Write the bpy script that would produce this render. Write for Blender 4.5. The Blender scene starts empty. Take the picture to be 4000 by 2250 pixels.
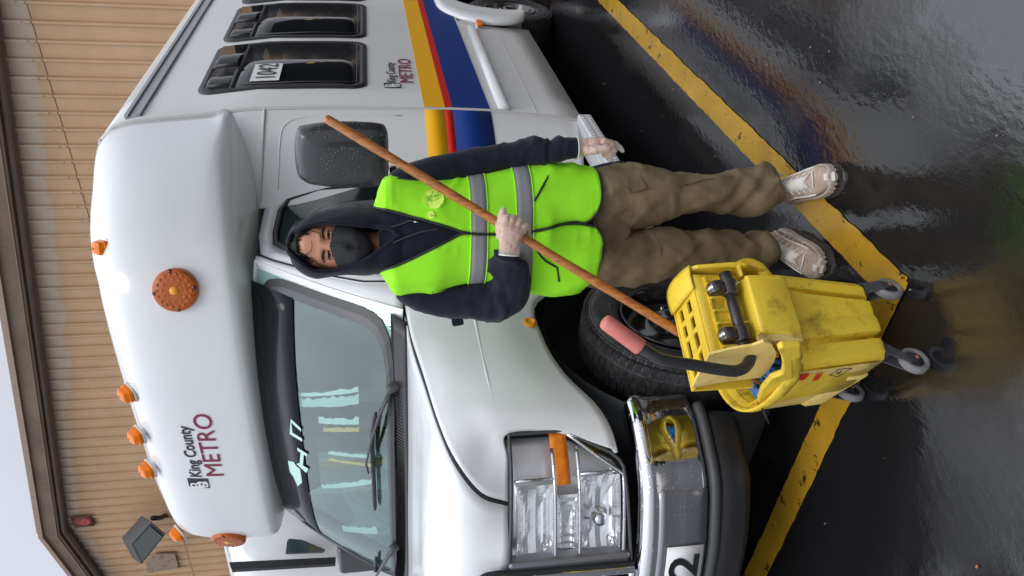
import bpy, bmesh, math, random
from mathutils import Vector, Matrix, noise
R_ = math.radians
random.seed(7)
C = bpy.context.scene.collection
SC = bpy.context.scene
# ---------------------------------------------------------------- camera (phone held upright, so the frame lies on its side)
F_, PI_, RO, YA, H = 2846.58, .180365, .0306433, .62604, 1.55
cy, sy = math.cos(YA), math.sin(YA)
WM = Matrix(((sy, -cy, 0), (0, 0, 1), (-cy, -sy, 0)))
cp, sp = math.cos(PI_), math.sin(PI_)
cr, sr = math.cos(RO), math.sin(RO)
CM = Matrix(((cr, -sr, 0), (sr, cr, 0), (0, 0, 1))) @ Matrix(((1, 0, 0), (0, cp, -sp), (0, sp, cp))) @ WM
EYE = Vector((0, 0, H))
right, up, back = Vector(CM[0]), Vector(CM[1]), Vector(CM[2])
cam = bpy.data.cameras.new('camera'); camo = bpy.data.objects.new('camera', cam); C.objects.link(camo)
rot = Matrix((-up, right, back)).transposed()
camo.matrix_world = Matrix.Translation(EYE) @ rot.to_4x4()
cam.sensor_width = 36; cam.lens = F_ / 4000 * 36; cam.clip_start = .05; cam.clip_end = 600
SC.camera = camo
# ---------------------------------------------------------------- overcast sky + soft sun, exposure
SUN_EL, SUN_AZ = R_(62), R_(-150)
w = bpy.data.worlds.new('World'); SC.world = w; w.use_nodes = True
nt = w.node_tree; nt.nodes.clear()
N = nt.nodes.new; Lk = nt.links.new
sky = N('ShaderNodeTexSky'); sky.sky_type = 'NISHITA'; sky.sun_disc = False
sky.sun_elevation = SUN_EL; sky.sun_rotation = R_(90) - SUN_AZ; sky.air_density = 1.0; sky.dust_density = 4
tc = N('ShaderNodeTexCoord'); sep = N('ShaderNodeSeparateXYZ'); Lk(tc.outputs['Generated'], sep.inputs[0])
rp = N('ShaderNodeValToRGB'); Lk(sep.outputs['Z'], rp.inputs[0])
rp.color_ramp.elements[0].position = 0; rp.color_ramp.elements[0].color = (4.6, 4.8, 5.2, 1)
rp.color_ramp.elements[1].position = 1; rp.color_ramp.elements[1].color = (19, 19.6, 20.8, 1)
e = rp.color_ramp.elements.new(.45); e.color = (6.6, 6.95, 7.8, 1)
e = rp.color_ramp.elements.new(.75); e.color = (12.5, 13.1, 14.2, 1)
nz = N('ShaderNodeTexNoise'); nz.inputs['Scale'].default_value = 2.2; nz.inputs['Detail'].default_value = 3
Lk(tc.outputs['Generated'], nz.inputs['Vector'])
mr = N('ShaderNodeMapRange'); mr.inputs[1].default_value = .3; mr.inputs[2].default_value = .7
mr.inputs[3].default_value = .88; mr.inputs[4].default_value = 1.1; Lk(nz.outputs['Fac'], mr.inputs[0])
mu = N('ShaderNodeVectorMath'); mu.operation = 'SCALE'; Lk(rp.outputs[0], mu.inputs[0]); Lk(mr.outputs[0], mu.inputs['Scale'])
mx = N('ShaderNodeMix'); mx.data_type = 'RGBA'; mx.inputs[0].default_value = .96
Lk(sky.outputs[0], mx.inputs[6]); Lk(mu.outputs[0], mx.inputs[7])
bg = N('ShaderNodeBackground'); bg.inputs[1].default_value = .1; Lk(mx.outputs[2], bg.inputs[0])
wo = N('ShaderNodeOutputWorld'); Lk(bg.outputs[0], wo.inputs[0])
sl = bpy.data.lights.new('sun', 'SUN'); sl.energy = .7; sl.angle = R_(25); sl.color = (1, .97, .93)
so = bpy.data.objects.new('sun', sl); C.objects.link(so)
sd = Vector((math.cos(SUN_EL) * math.cos(SUN_AZ), math.cos(SUN_EL) * math.sin(SUN_AZ), math.sin(SUN_EL)))
so.rotation_euler = sd.to_track_quat('Z', 'Y').to_euler()
vs = SC.view_settings; vs.view_transform = 'Standard'; vs.look = 'None'; vs.exposure = 0.22; vs.gamma = 1

# ---------------------------------------------------------------- helpers
def ray(px, py):
    c = Vector((1125 - py, 2000 - px, -F_)); return (CM.transposed() @ c).normalized()
def A(px, py, x=None, y=None, z=None, d=None):
    """a point of the place seen at that spot of the photograph, at a known distance or plane"""
    r = ray(px, py)
    if x is not None: t = x / r.x
    elif y is not None: t = y / r.y
    elif z is not None: t = (z - H) / r.z
    else: t = d
    return EYE + r * t
def V(*a): return Vector(a)
MT = {}
def mat(name, col, rough=.5, metal=0, var=0, vs_=8, bump=0, bs=60, coat=0, spec=.5, alpha=None, trans=0, sss=0, col2=None, det=4, rv=0, stretch=None):
    m = bpy.data.materials.new(name); m.use_nodes = True; t = m.node_tree; b = t.nodes['Principled BSDF']
    c4 = (*col, 1); b.inputs['Base Color'].default_value = c4; b.inputs['Roughness'].default_value = rough
    b.inputs['Metallic'].default_value = metal; b.inputs['Coat Weight'].default_value = coat; b.inputs['Coat Roughness'].default_value = .06
    b.inputs['Specular IOR Level'].default_value = spec; b.inputs['Transmission Weight'].default_value = trans
    if sss: b.inputs['Subsurface Weight'].default_value = sss; b.inputs['Subsurface Scale'].default_value = .02
    if alpha is not None: b.inputs['Alpha'].default_value = alpha
    tcn = t.nodes.new('ShaderNodeTexCoord'); vec = tcn.outputs['Object']
    if stretch:
        mp = t.nodes.new('ShaderNodeMapping'); mp.inputs['Scale'].default_value = stretch; t.links.new(vec, mp.inputs[0]); vec = mp.outputs[0]
    if var or col2 or rv:
        n = t.nodes.new('ShaderNodeTexNoise'); n.inputs['Scale'].default_value = vs_; n.inputs['Detail'].default_value = det; n.inputs['Roughness'].default_value = .65
        t.links.new(vec, n.inputs['Vector'])
        r = t.nodes.new('ShaderNodeValToRGB'); r.color_ramp.elements[0].position = .32; r.color_ramp.elements[1].position = .68
        if col2: r.color_ramp.elements[0].color = c4; r.color_ramp.elements[1].color = (*col2, 1)
        else:
            r.color_ramp.elements[0].color = tuple(min(1, k * (1 - var)) for k in col) + (1,)
            r.color_ramp.elements[1].color = tuple(min(1, k * (1 + var)) for k in col) + (1,)
        t.links.new(n.outputs['Fac'], r.inputs[0]); t.links.new(r.outputs[0], b.inputs['Base Color'])
        if rv:
            q = t.nodes.new('ShaderNodeMapRange'); q.inputs[3].default_value = max(0, rough - rv); q.inputs[4].default_value = min(1, rough + rv)
            q.inputs[1].default_value = .3; q.inputs[2].default_value = .7
            t.links.new(n.outputs['Fac'], q.inputs[0]); t.links.new(q.outputs[0], b.inputs['Roughness'])
    if bump:
        n2 = t.nodes.new('ShaderNodeTexNoise'); n2.inputs['Scale'].default_value = bs; n2.inputs['Detail'].default_value = 4
        t.links.new(vec, n2.inputs['Vector'])
        bp = t.nodes.new('ShaderNodeBump'); bp.inputs['Strength'].default_value = bump; bp.inputs['Distance'].default_value = .01
        t.links.new(n2.outputs['Fac'], bp.inputs['Height']); t.links.new(bp.outputs[0], b.inputs['Normal'])
    MT[name] = m; return m
def drops(m, scale=70, size=.22, strength=.5, keep=.75):
    """rain beads: small round bumps where a voronoi cell's random value allows one"""
    t = m.node_tree; b = t.nodes['Principled BSDF']; tcn = t.nodes.new('ShaderNodeTexCoord')
    v = t.nodes.new('ShaderNodeTexVoronoi'); v.inputs['Scale'].default_value = scale; t.links.new(tcn.outputs['Object'], v.inputs['Vector'])
    q = t.nodes.new('ShaderNodeMapRange'); q.inputs[1].default_value = 0; q.inputs[2].default_value = size; q.inputs[3].default_value = 1; q.inputs[4].default_value = 0
    t.links.new(v.outputs['Distance'], q.inputs[0])
    s = t.nodes.new('ShaderNodeSeparateColor'); t.links.new(v.outputs['Color'], s.inputs[0])
    g = t.nodes.new('ShaderNodeMath'); g.operation = 'GREATER_THAN'; g.inputs[1].default_value = keep; t.links.new(s.outputs[0], g.inputs[0])
    mm = t.nodes.new('ShaderNodeMath'); mm.operation = 'MULTIPLY'; t.links.new(q.outputs[0], mm.inputs[0]); t.links.new(g.outputs[0], mm.inputs[1])
    bp = t.nodes.new('ShaderNodeBump'); bp.inputs['Strength'].default_value = strength; bp.inputs['Distance'].default_value = .004
    t.links.new(mm.outputs[0], bp.inputs['Height'])
    old = b.inputs['Normal'].links
    if old: t.links.new(old[0].from_socket, bp.inputs['Normal'])
    t.links.new(bp.outputs[0], b.inputs['Normal']); t.links.new(bp.outputs[0], b.inputs['Coat Normal'])
def tag(o, label=None, cat=None, group=None, kind=None):
    if label: o['label'] = label
    if cat: o['category'] = cat
    if group: o['group'] = group
    if kind: o['kind'] = kind
    return o
def empty(name, loc, label, cat, group=None):
    o = bpy.data.objects.new(name, None); o.location = loc; o.empty_display_size = .1; C.objects.link(o); return tag(o, label, cat, group)
def put(o, parent):
    if parent:
        o.parent = parent
        base = Vector((0, 0, 0)); p = parent
        while p: base += p.location; p = p.parent
        o.location -= base
    return o
def mk(name, verts, faces, m, parent=None, smooth=True, sub=0, solid=0, off=-1, bev=0, bseg=2, sharp=0):
    me = bpy.data.meshes.new(name); me.from_pydata([tuple(v) for v in verts], [], faces); me.update()
    bm = bmesh.new(); bm.from_mesh(me); bmesh.ops.remove_doubles(bm, verts=bm.verts, dist=1e-5)
    if not solid: bmesh.ops.recalc_face_normals(bm, faces=bm.faces)
    bm.to_mesh(me); bm.free()
    if smooth: me.shade_smooth()
    if sharp: me.set_sharp_from_angle(angle=R_(sharp))
    if m: me.materials.append(m)
    o = bpy.data.objects.new(name, me); C.objects.link(o)
    if bev:
        q = o.modifiers.new('b', 'BEVEL'); q.width = bev; q.segments = bseg; q.limit_method = 'ANGLE'; q.angle_limit = R_(35); q.harden_normals = smooth
    if solid:
        q = o.modifiers.new('s', 'SOLIDIFY'); q.thickness = solid; q.offset = off
    if sub:
        q = o.modifiers.new('u', 'SUBSURF'); q.levels = sub; q.render_levels = sub
    return put(o, parent)
class MB:
    """collects shapes and links them as one mesh object"""
    def __init__(s): s.v = []; s.f = []
    def add(s, v, f):
        n = len(s.v); s.v += [Vector(q) for q in v]; s.f += [tuple(i + n for i in q) for q in f]; return s
    def box(s, c, d, M=None, top=1.0):
        M = M or Matrix.Identity(3); vv = []
        for z in (-1, 1):
            k = top if z > 0 else 1
            for x, y in ((-1, -1), (1, -1), (1, 1), (-1, 1)): vv.append(Vector(c) + M @ Vector((x * d[0] / 2 * k, y * d[1] / 2 * k, z * d[2] / 2)))
        return s.add(vv, [(3, 2, 1, 0), (4, 5, 6, 7), (0, 1, 5, 4), (1, 2, 6, 5), (2, 3, 7, 6), (3, 0, 4, 7)])
    def tube(s, pts, r, n=12, cap=True, flat=None):
        pts = [Vector(p) for p in pts]; rs = r if isinstance(r, (list, tuple)) else [r] * len(pts)
        vv = []; ff = []; prev = None
        for i, p in enumerate(pts):
            t = (pts[min(i + 1, len(pts) - 1)] - pts[max(i - 1, 0)]).normalized()
            a = prev if prev is not None else (Vector((0, 0, 1)) if abs(t.z) < .9 else Vector((1, 0, 0)))
            a = (a - t * a.dot(t)).normalized(); prev = a; b = t.cross(a)
            for k in range(n):
                q = 2 * math.pi * k / n; fa = (flat or 1)
                vv.append(p + (a * math.cos(q) * fa + b * math.sin(q)) * rs[i])
        for i in range(len(pts) - 1):
            for k in range(n):
                k2 = (k + 1) % n; ff.append((i * n + k, i * n + k2, (i + 1) * n + k2, (i + 1) * n + k))
        if cap: ff.append(tuple(reversed(range(n)))); ff.append(tuple((len(pts) - 1) * n + k for k in range(n)))
        return s.add(vv, ff)
    def lathe(s, prof, c, ax, n=40, a0=None, arc=1.0):
        """prof: (radius, along axis)"""
        ax = Vector(ax).normalized(); a = a0 or (Vector((0, 0, 1)) if abs(ax.z) < .9 else Vector((1, 0, 0))); a = (a - ax * a.dot(ax)).normalized(); b = ax.cross(a)
        vv = []; ff = []; full = arc >= 1; m_ = n if full else n + 1
        for r, h in prof:
            for k in range(m_):
                q = 2 * math.pi * k / n * arc; vv.append(Vector(c) + ax * h + (a * math.cos(q) + b * math.sin(q)) * r)
        for i in range(len(prof) - 1):
            for k in range(n if full else n):
                k2 = (k + 1) % m_
                ff.append((i * m_ + k, i * m_ + k2, (i + 1) * m_ + k2, (i + 1) * m_ + k))
        return s.add(vv, ff)
    def prism(s, poly, ex):
        """poly: 3D points of a flat outline, extruded by ex"""
        n = len(poly); ex = Vector(ex); vv = [Vector(p) for p in poly] + [Vector(p) + ex for p in poly]
        ff = [tuple(reversed(range(n))), tuple(range(n, 2 * n))] + [(i, (i + 1) % n, n + (i + 1) % n, n + i) for i in range(n)]
        return s.add(vv, ff)
    def loft(s, rings, cap=True, closed=True):
        n = len(rings[0]); vv = [p for r in rings for p in r]; ff = []
        for i in range(len(rings) - 1):
            for k in range(n if closed else n - 1):
                k2 = (k + 1) % n; ff.append((i * n + k, i * n + k2, (i + 1) * n + k2, (i + 1) * n + k))
        if cap and closed: ff.append(tuple(reversed(range(n)))); ff.append(tuple((len(rings) - 1) * n + k for k in range(n)))
        return s.add(vv, ff)
    def build(s, name, m, parent=None, **k): return mk(name, s.v, s.f, m, parent, **k)
    def each(s, name, m, parent=None, **k):
        """every loose piece becomes an object of its own"""
        par = list(range(len(s.v)))
        def fd(i):
            while par[i] != i: par[i] = par[par[i]]; i = par[i]
            return i
        for f in s.f:
            for i in f[1:]: par[fd(i)] = fd(f[0])
        grp = {}
        for f in s.f: grp.setdefault(fd(f[0]), []).append(f)
        o = None
        for fs in grp.values():
            ids = sorted({i for f in fs for i in f}); mp = {i: j for j, i in enumerate(ids)}
            o = mk(name, [s.v[i] for i in ids], [tuple(mp[i] for i in f) for f in fs], m, parent, **k)
        return o
def cr_(p0, p1, p2, p3, t):
    return (p1 * 2 + (p2 - p0) * t + (p0 * 2 - p1 * 5 + p2 * 4 - p3) * t * t + (p1 * 3 - p0 - p2 * 3 + p3) * t ** 3) * .5
def spl(pts, k):
    """Catmull-Rom through points, k segments per span"""
    pts = [Vector(p) for p in pts]; n = len(pts); out = []
    for i in range(n - 1):
        p0 = pts[i - 1] if i else pts[0] * 2 - pts[1]; p3 = pts[i + 2] if i + 2 < n else pts[-1] * 2 - pts[-2]
        for j in range(k): out.append(cr_(p0, pts[i], pts[i + 1], p3, j / k))
    out.append(pts[-1]); return out
def spc(pts, k):
    pts = [Vector(p) for p in pts]; n = len(pts)
    return [cr_(pts[i - 1], pts[i], pts[(i + 1) % n], pts[(i + 2) % n], j / k) for i in range(n) for j in range(k)]
def grid(rows, ku, kv):
    a = [spl(r, ku) for r in rows]; cols = [spl([r[i] for r in a], kv) for i in range(len(a[0]))]
    return [[c[j] for c in cols] for j in range(len(cols[0]))]
def gm(g):
    n = len(g[0]); v = [p for r in g for p in r]
    return v, [(i * n + j, i * n + j + 1, (i + 1) * n + j + 1, (i + 1) * n + j) for i in range(len(g) - 1) for j in range(n - 1)]
def patch(name, rows, m, parent=None, ku=6, kv=6, thick=.012, fn=None, off=0, **k):
    g = grid(rows, ku, kv)
    if fn: g = [[fn(p) for p in r] for r in g]
    v, f = gm(g); return mk(name, v, f, m, parent, solid=thick, off=off, **k)
def rrect(w, h, r, n=6):
    o = []
    for cx, cy_, a0 in ((w / 2 - r, h / 2 - r, 0), (-w / 2 + r, h / 2 - r, 90), (-w / 2 + r, -h / 2 + r, 180), (w / 2 - r, -h / 2 + r, 270)):
        for k in range(n + 1): a = R_(a0 + 90 * k / n); o.append((cx + r * math.cos(a), cy_ + r * math.sin(a)))
    return o
def text(name, s, o, u, v, size, m, parent, bold=0, depth=.0015, squash=1.0, center=False, shear=0, fn=None):
    c = bpy.data.curves.new(name, 'FONT'); c.body = s; c.size = size; c.offset = bold; c.extrude = 0; c.shear = shear; c.resolution_u = 3
    if center: c.align_x = 'CENTER'
    ob = bpy.data.objects.new(name, c); C.objects.link(ob)
    dg = bpy.context.evaluated_depsgraph_get(); me = bpy.data.meshes.new_from_object(ob.evaluated_get(dg)); bpy.data.objects.remove(ob)
    u = Vector(u).normalized(); v = Vector(v).normalized(); n = u.cross(v)
    vs2 = [Vector(o) + u * p.co.x * squash + v * p.co.y + n * depth for p in me.vertices]
    if fn: vs2 = [fn(p) for p in vs2]
    return mk(name, vs2, [tuple(p.vertices) for p in me.polygons], m, parent, smooth=False, solid=depth, off=-1)
def lerp(a, b, t): return a + (b - a) * t
def interp(tab, x):
    if x <= tab[0][0]: return tab[0][1]
    for (a, b), (c, d) in zip(tab, tab[1:]):
        if x <= c: return b + (d - b) * (x - a) / (c - a)
    return tab[-1][1]
# ---------------------------------------------------------------- materials
mat('white_paint', (.74, .75, .76), .3, coat=.6, var=.02, vs_=3); drops(MT['white_paint'], 90, .28, .25, .8)
mat('white_gel', (.76, .77, .78), .26, coat=.5, var=.015, vs_=2)
mat('white_side', (.72, .72, .715), .32, coat=.3, var=.02, vs_=3)
mat('seal', (.55, .54, .53), .5)
mat('yellow_vinyl', (.86, .43, .006), .5, spec=.25); mat('red_vinyl', (.58, .012, .008), .5, spec=.25); mat('blue_vinyl', (.003, .030, .20), .5, spec=.25)
mat('black_rubber', (.018, .018, .02), .42, bump=.15, bs=90)
mat('black_trim', (.012, .012, .013), .3, bump=.05); drops(MT['black_trim'], 80, .25, .7, .7)
mat('mirror_black', (.035, .036, .04), .26, coat=.4); drops(MT['mirror_black'], 70, .3, .9, .6)
mat('tyre', (.036, .036, .038), .36, bump=.4, bs=40, var=.4, vs_=20)
mat('rim_black', (.012, .012, .014), .2, coat=.6, var=.3, vs_=12)
mat('steel', (.5, .5, .52), .25, metal=1)
mat('chrome', (.62, .62, .65), .06, metal=1); drops(MT['chrome'], 80, .3, .35, .75)
mat('satin_silver', (.36, .36, .39), .33, metal=.9); drops(MT['satin_silver'], 80, .3, .35, .75)
mat('amber', (.85, .20, .0), .3, spec=.35, var=.22, vs_=14, sss=.2); mat('amber_rim', (.50, .10, .0), .25, spec=.5, var=.2, vs_=20); mat('amber_dark', (.42, .095, .012), .35, var=.3, vs_=60, spec=.4)
mat('amber_dot', (.85, .33, .01), .3)
mat('dark_glass', (.008, .009, .011), .04, spec=.6)
mat('teal_glass', (.03, .05, .055), .05, spec=.8)
mat('plastic_grey', (.06, .06, .065), .5, bump=.1)
mat('bumper_grey', (.045, .048, .052), .5, bump=.1)
mat('alu', (.42, .42, .44), .35, metal=.7)
mat('decal_white', (.8, .8, .8), .4); mat('decal_black', (.012, .012, .015), .4); mat('decal_navy', (.02, .022, .035), .4); mat('decal_red', (.22, .012, .045), .4)
mat('interior', (.10, .12, .12), .8, var=.2); mat('interior_dark', (.02, .022, .024), .8); mat('reflection_white', (.66, .76, .73), .4); mat('reflection_yellow', (.7, .45, .05), .4)
mat('headliner', (.5, .54, .53), .9)
# windscreen: see-through tinted glass with a mirror coat
def glass(name, tint, fac=.12):
    m = bpy.data.materials.new(name); m.use_nodes = True; t = m.node_tree; t.nodes.clear()
    o = t.nodes.new('ShaderNodeOutputMaterial'); tr = t.nodes.new('ShaderNodeBsdfTransparent'); tr.inputs[0].default_value = (*tint, 1)
    gl = t.nodes.new('ShaderNodeBsdfGlossy'); gl.inputs['Roughness'].default_value = .02; gl.inputs['Color'].default_value = (.85, 1, .97, 1)
    lw = t.nodes.new('ShaderNodeLayerWeight'); lw.inputs[0].default_value = .5
    pw = t.nodes.new('ShaderNodeMath'); pw.operation = 'POWER'; pw.inputs[1].default_value = 4.0; t.links.new(lw.outputs['Facing'], pw.inputs[0])
    a = t.nodes.new('ShaderNodeMath'); a.operation = 'MULTIPLY_ADD'; a.inputs[1].default_value = .8; a.inputs[2].default_value = fac; t.links.new(pw.outputs[0], a.inputs[0])
    x = t.nodes.new('ShaderNodeMixShader'); t.links.new(a.outputs[0], x.inputs[0]); t.links.new(tr.outputs[0], x.inputs[1]); t.links.new(gl.outputs[0], x.inputs[2])
    tcn = t.nodes.new('ShaderNodeTexCoord'); mp = t.nodes.new('ShaderNodeMapping'); mp.inputs['Scale'].default_value = (1, 1, .2); t.links.new(tcn.outputs['Object'], mp.inputs[0])
    n = t.nodes.new('ShaderNodeTexNoise'); n.inputs['Scale'].default_value = 30; t.links.new(mp.outputs[0], n.inputs['Vector'])
    bp = t.nodes.new('ShaderNodeBump'); bp.inputs['Strength'].default_value = .08; bp.inputs['Distance'].default_value = .01; t.links.new(n.outputs[0], bp.inputs['Height'])
    t.links.new(bp.outputs[0], gl.inputs['Normal']); t.links.new(x.outputs[0], o.inputs[0]); MT[name] = m; return m
glass('windscreen_glass', (.60, .74, .72), .13); glass('lens_glass', (.985, .99, .99), .03); glass('door_glass', (.6, .68, .67), .2)
# ---------------------------------------------------------------- wet asphalt
def asphalt(name, paint=None):
    m = bpy.data.materials.new(name); m.use_nodes = True; t = m.node_tree; b = t.nodes['Principled BSDF']; n_ = t.nodes.new; l = t.links.new
    tcn = n_('ShaderNodeTexCoord'); P = tcn.outputs['Object']
    def noi(s, d=4, r=.6, v=P):
        q = n_('ShaderNodeTexNoise'); q.inputs['Scale'].default_value = s; q.inputs['Detail'].default_value = d; q.inputs['Roughness'].default_value = r; l(v, q.inputs['Vector']); return q.outputs['Fac']
    def rng(s, a, b_, c, d):
        q = n_('ShaderNodeMapRange'); q.inputs[1].default_value = a; q.inputs[2].default_value = b_; q.inputs[3].default_value = c; q.inputs[4].default_value = d; l(s, q.inputs[0]); return q.outputs[0]
    big = noi(1.1, 5, .55); fine = noi(220, 3, .7); mid = noi(28, 4, .7)
    wet = rng(big, .36, .50, 0, 1)
    cr2 = n_('ShaderNodeValToRGB'); l(fine, cr2.inputs[0]); a, c = cr2.color_ramp.elements
    if paint: a.color = (*[k * .85 for k in paint], 1); c.color = (*paint, 1)
    else: a.color = (.004, .004, .0045, 1); c.color = (.020, .020, .022, 1)
    a.position = .35; c.position = .75; col = cr2.outputs[0]
    if paint:
        wr = rng(noi(13, 9, .75), .585, .615, 0, 1); mxx = n_('ShaderNodeMix'); mxx.data_type = 'RGBA'; l(wr, mxx.inputs[0]); l(col, mxx.inputs[6]); mxx.inputs[7].default_value = (.05, .03, .008, 1); col = mxx.outputs[2]
        d2 = rng(noi(5, 5, .6), .3, .7, .72, 1.05); mv = n_('ShaderNodeVectorMath'); mv.operation = 'SCALE'; l(col, mv.inputs[0]); l(d2, mv.inputs['Scale']); col = mv.outputs[0]
        vo = n_('ShaderNodeTexVoronoi'); vo.inputs['Scale'].default_value = 45; l(P, vo.inputs['Vector'])
    l(col, b.inputs['Base Color'])
    l(rng(wet, 0, 1, .13 if not paint else .38, .015 if not paint else .2), b.inputs['Roughness'])
    b.inputs['IOR'].default_value = 2.0 if not paint else 1.45; b.inputs['Specular IOR Level'].default_value = .5
    # grain that drowns in the puddles, and slow ripples on them
    gb = n_('ShaderNodeBump'); gb.inputs['Distance'].default_value = .004; l(rng(wet, 0, 1, .16, .015), gb.inputs['Strength']); l(fine, gb.inputs['Height'])
    mp = n_('ShaderNodeMapping'); mp.inputs['Rotation'].default_value = (0, 0, R_(20)); mp.inputs['Scale'].default_value = (1, 1.5, 1); l(P, mp.inputs[0])
    rp_ = noi(24, 3, .5, mp.outputs[0]); rb = n_('ShaderNodeBump'); rb.inputs['Distance'].default_value = .010; rb.inputs['Strength'].default_value = .095 if not paint else .05; l(rp_, rb.inputs['Height']); l(gb.outputs[0], rb.inputs['Normal'])
    mb = n_('ShaderNodeBump'); mb.inputs['Distance'].default_value = .003; mb.inputs['Strength'].default_value = .06; l(noi(75, 3, .6), mb.inputs['Height']); l(rb.outputs[0], mb.inputs['Normal'])
    l(mb.outputs[0], b.inputs['Normal']); MT[name] = m; return m
asphalt('wet_asphalt'); asphalt('road_paint', (.46, .26, .022))
g = 120
ground = mk('ground', [(-g, -g, 0), (g, -g, 0), (g, g, 0), (-g, g, 0)], [(0, 1, 2, 3)], MT['wet_asphalt'], smooth=False)
tag(ground, 'dark wet asphalt of the parking lot', None, None, 'structure')
# stall marking: two worn yellow bars meeting at a corner by the bucket
def bar(p, q, w_, z):
    p, q = Vector(p), Vector(q); d = (q - p).normalized(); n = Vector((-d.y, d.x, 0)); L = (q - p).length; k = int(L / .02); vv = []
    for i in range(k + 1):
        c = p + d * L * i / k; j1 = (noise.noise(Vector((i * .35, p.x * 9, 1))) * .006 + noise.noise(Vector((i * 1.3, 4, p.y))) * .004); j2 = noise.noise(Vector((i * .4, p.x, 9))) * .006
        vv += [(c.x + n.x * (w_ / 2 + j1), c.y + n.y * (w_ / 2 + j1), z), (c.x - n.x * (w_ / 2 + j2), c.y - n.y * (w_ / 2 + j2), z)]
    return vv, [(2 * i, 2 * i + 1, 2 * i + 3, 2 * i + 2) for i in range(k)]
a_ = A(3551, 1088, z=0)
me_ = MB(); v, f = bar((1.553, 1.188, 0), (16, 1.17, 0), .115, .004); me_.add(v, f)
tag(me_.build('road_marking', MT['road_paint'], smooth=False), 'worn yellow stall line running alongside the bus', None, 'yellow stall lines', 'structure')
me_ = MB(); v, f = bar((1.60, 1.14, 0), (1.605, 7.5, 0), .118, .006); me_.add(v, f)
tag(me_.build('road_marking', MT['road_paint'], smooth=False), 'worn yellow stall line passing under the mop bucket', None, 'yellow stall lines', 'structure')

# ---------------------------------------------------------------- metal-sided building beyond the bus
BX = 13.0; PK = 16.3
def rake(y): return 7.19 + .171 * (y - 3.544) if y <= PK else 7.19 + .171 * (PK - 3.544) - .155 * (y - PK)
bld = empty('metal_sided_building', (BX, 10, 0), 'tan metal-sided building with a low gable roof behind the bus', 'building')
m = mat('tan_siding', (.575, .37, .215), .5, var=.08, vs_=1.5, bump=.02)
t = m.node_tree; b = t.nodes['Principled BSDF']; src = b.inputs['Base Color'].links[0].from_socket
at = t.nodes.new('ShaderNodeVertexColor'); at.layer_name = 'pale'
nzz = t.nodes.new('ShaderNodeTexNoise'); nzz.inputs['Scale'].default_value = 5; tt = t.nodes.new('ShaderNodeTexCoord'); t.links.new(tt.outputs['Object'], nzz.inputs['Vector'])
ad = t.nodes.new('ShaderNodeMath'); ad.operation = 'MULTIPLY_ADD'; ad.inputs[1].default_value = .22; t.links.new(nzz.outputs[0], ad.inputs[0]); t.links.new(at.outputs[0], ad.inputs[2])
rg = t.nodes.new('ShaderNodeMapRange'); rg.inputs[1].default_value = .52; rg.inputs[2].default_value = .60; t.links.new(ad.outputs[0], rg.inputs[0])
xx = t.nodes.new('ShaderNodeMix'); xx.data_type = 'RGBA'; t.links.new(rg.outputs[0], xx.inputs[0]); t.links.new(src, xx.inputs[6]); xx.inputs[7].default_value = (.56, .44, .33, 1); t.links.new(xx.outputs[2], b.inputs['Base Color'])
verts = []; cols = []; y = -8.0 + 30 * .305
prof = [(0, 0), (.235, 0), (.248, -.045), (.292, -.045), (.3045, 0)]
ys_ = [(y + k * .305 + a, b_, a) for k in range(100) for a, b_ in prof[:-1]]
sid = []; pale = []
for yy, dx, a in ys_:
    zt = rake(yy) + .05; sc = .30 + .22 * abs(math.sin(math.pi * (a - .0) / .25)) * (1 if a < .25 else 0) + .12 * noise.noise(Vector((yy * 1.7, 0, 3)))
    if yy < 12: sc *= 1.15
    else: sc *= .62
    for z in (0, 3, 5.5, zt - 1.2, zt - 1.0, zt - .8, zt - .65, zt - .5, zt - .38, zt - .25, zt - .1, zt):
        sid.append((BX + dx, yy, z)); pale.append(max(0, min(1, .5 + (sc - (zt - z)) * 1.2)))
n = 12; ff = [(i * n + j, (i + 1) * n + j, (i + 1) * n + j + 1, i * n + j + 1) for i in range(len(ys_) - 1) for j in range(n - 1)]
wall = mk('wall', sid, ff, m, bld, smooth=False)
ca = wall.data.color_attributes.new('pale', 'FLOAT_COLOR', 'POINT')
if len(wall.data.vertices) == len(pale):
    for i, p in enumerate(pale): ca.data[i].color = (p, p, p, 1)
mat('fascia_brown', (.18, .12, .078), .5, var=.25, vs_=1.2, det=6); mat('fascia_light', (.36, .26, .20), .5, var=.1)
mat('brown_line', (.22, .12, .05), .7)
mat('gutter_brown', (.12, .08, .058), .35, var=.2, vs_=2)
def rk(dz, x, y0=1.1, y1=30): return [Vector((x, y0, rake(y0) + dz)), Vector((x, PK, rake(PK) + dz)), Vector((x, y1, rake(y1) + dz))]
fb = MB(); fb.loft([[Vector((BX - .30, p.y, p.z + .0)), Vector((BX - .30, p.y, p.z + .36)), Vector((BX + .1, p.y, p.z + .36)), Vector((BX + .1, p.y, p.z + .0))] for p in rk(.16, 0)], cap=True)
fb.build('fascia', MT['fascia_brown'], bld, smooth=False)
ft = MB(); ft.loft([[Vector((BX - .36, p.y, p.z)), Vector((BX - .36, p.y, p.z + .10)), Vector((BX + .2, p.y, p.z + .14)), Vector((BX + .2, p.y, p.z))] for p in rk(.523, 0)], cap=True)
ft.build('roof_edge', MT['fascia_light'], bld, smooth=False)
gt = MB(); gt.tube([p for p in rk(.10, BX - .18)], .075, 14); gt.tube([p for p in rk(.20, BX - .34)], .02, 8); gt.build('gutter', MT['gutter_brown'], bld)
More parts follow.
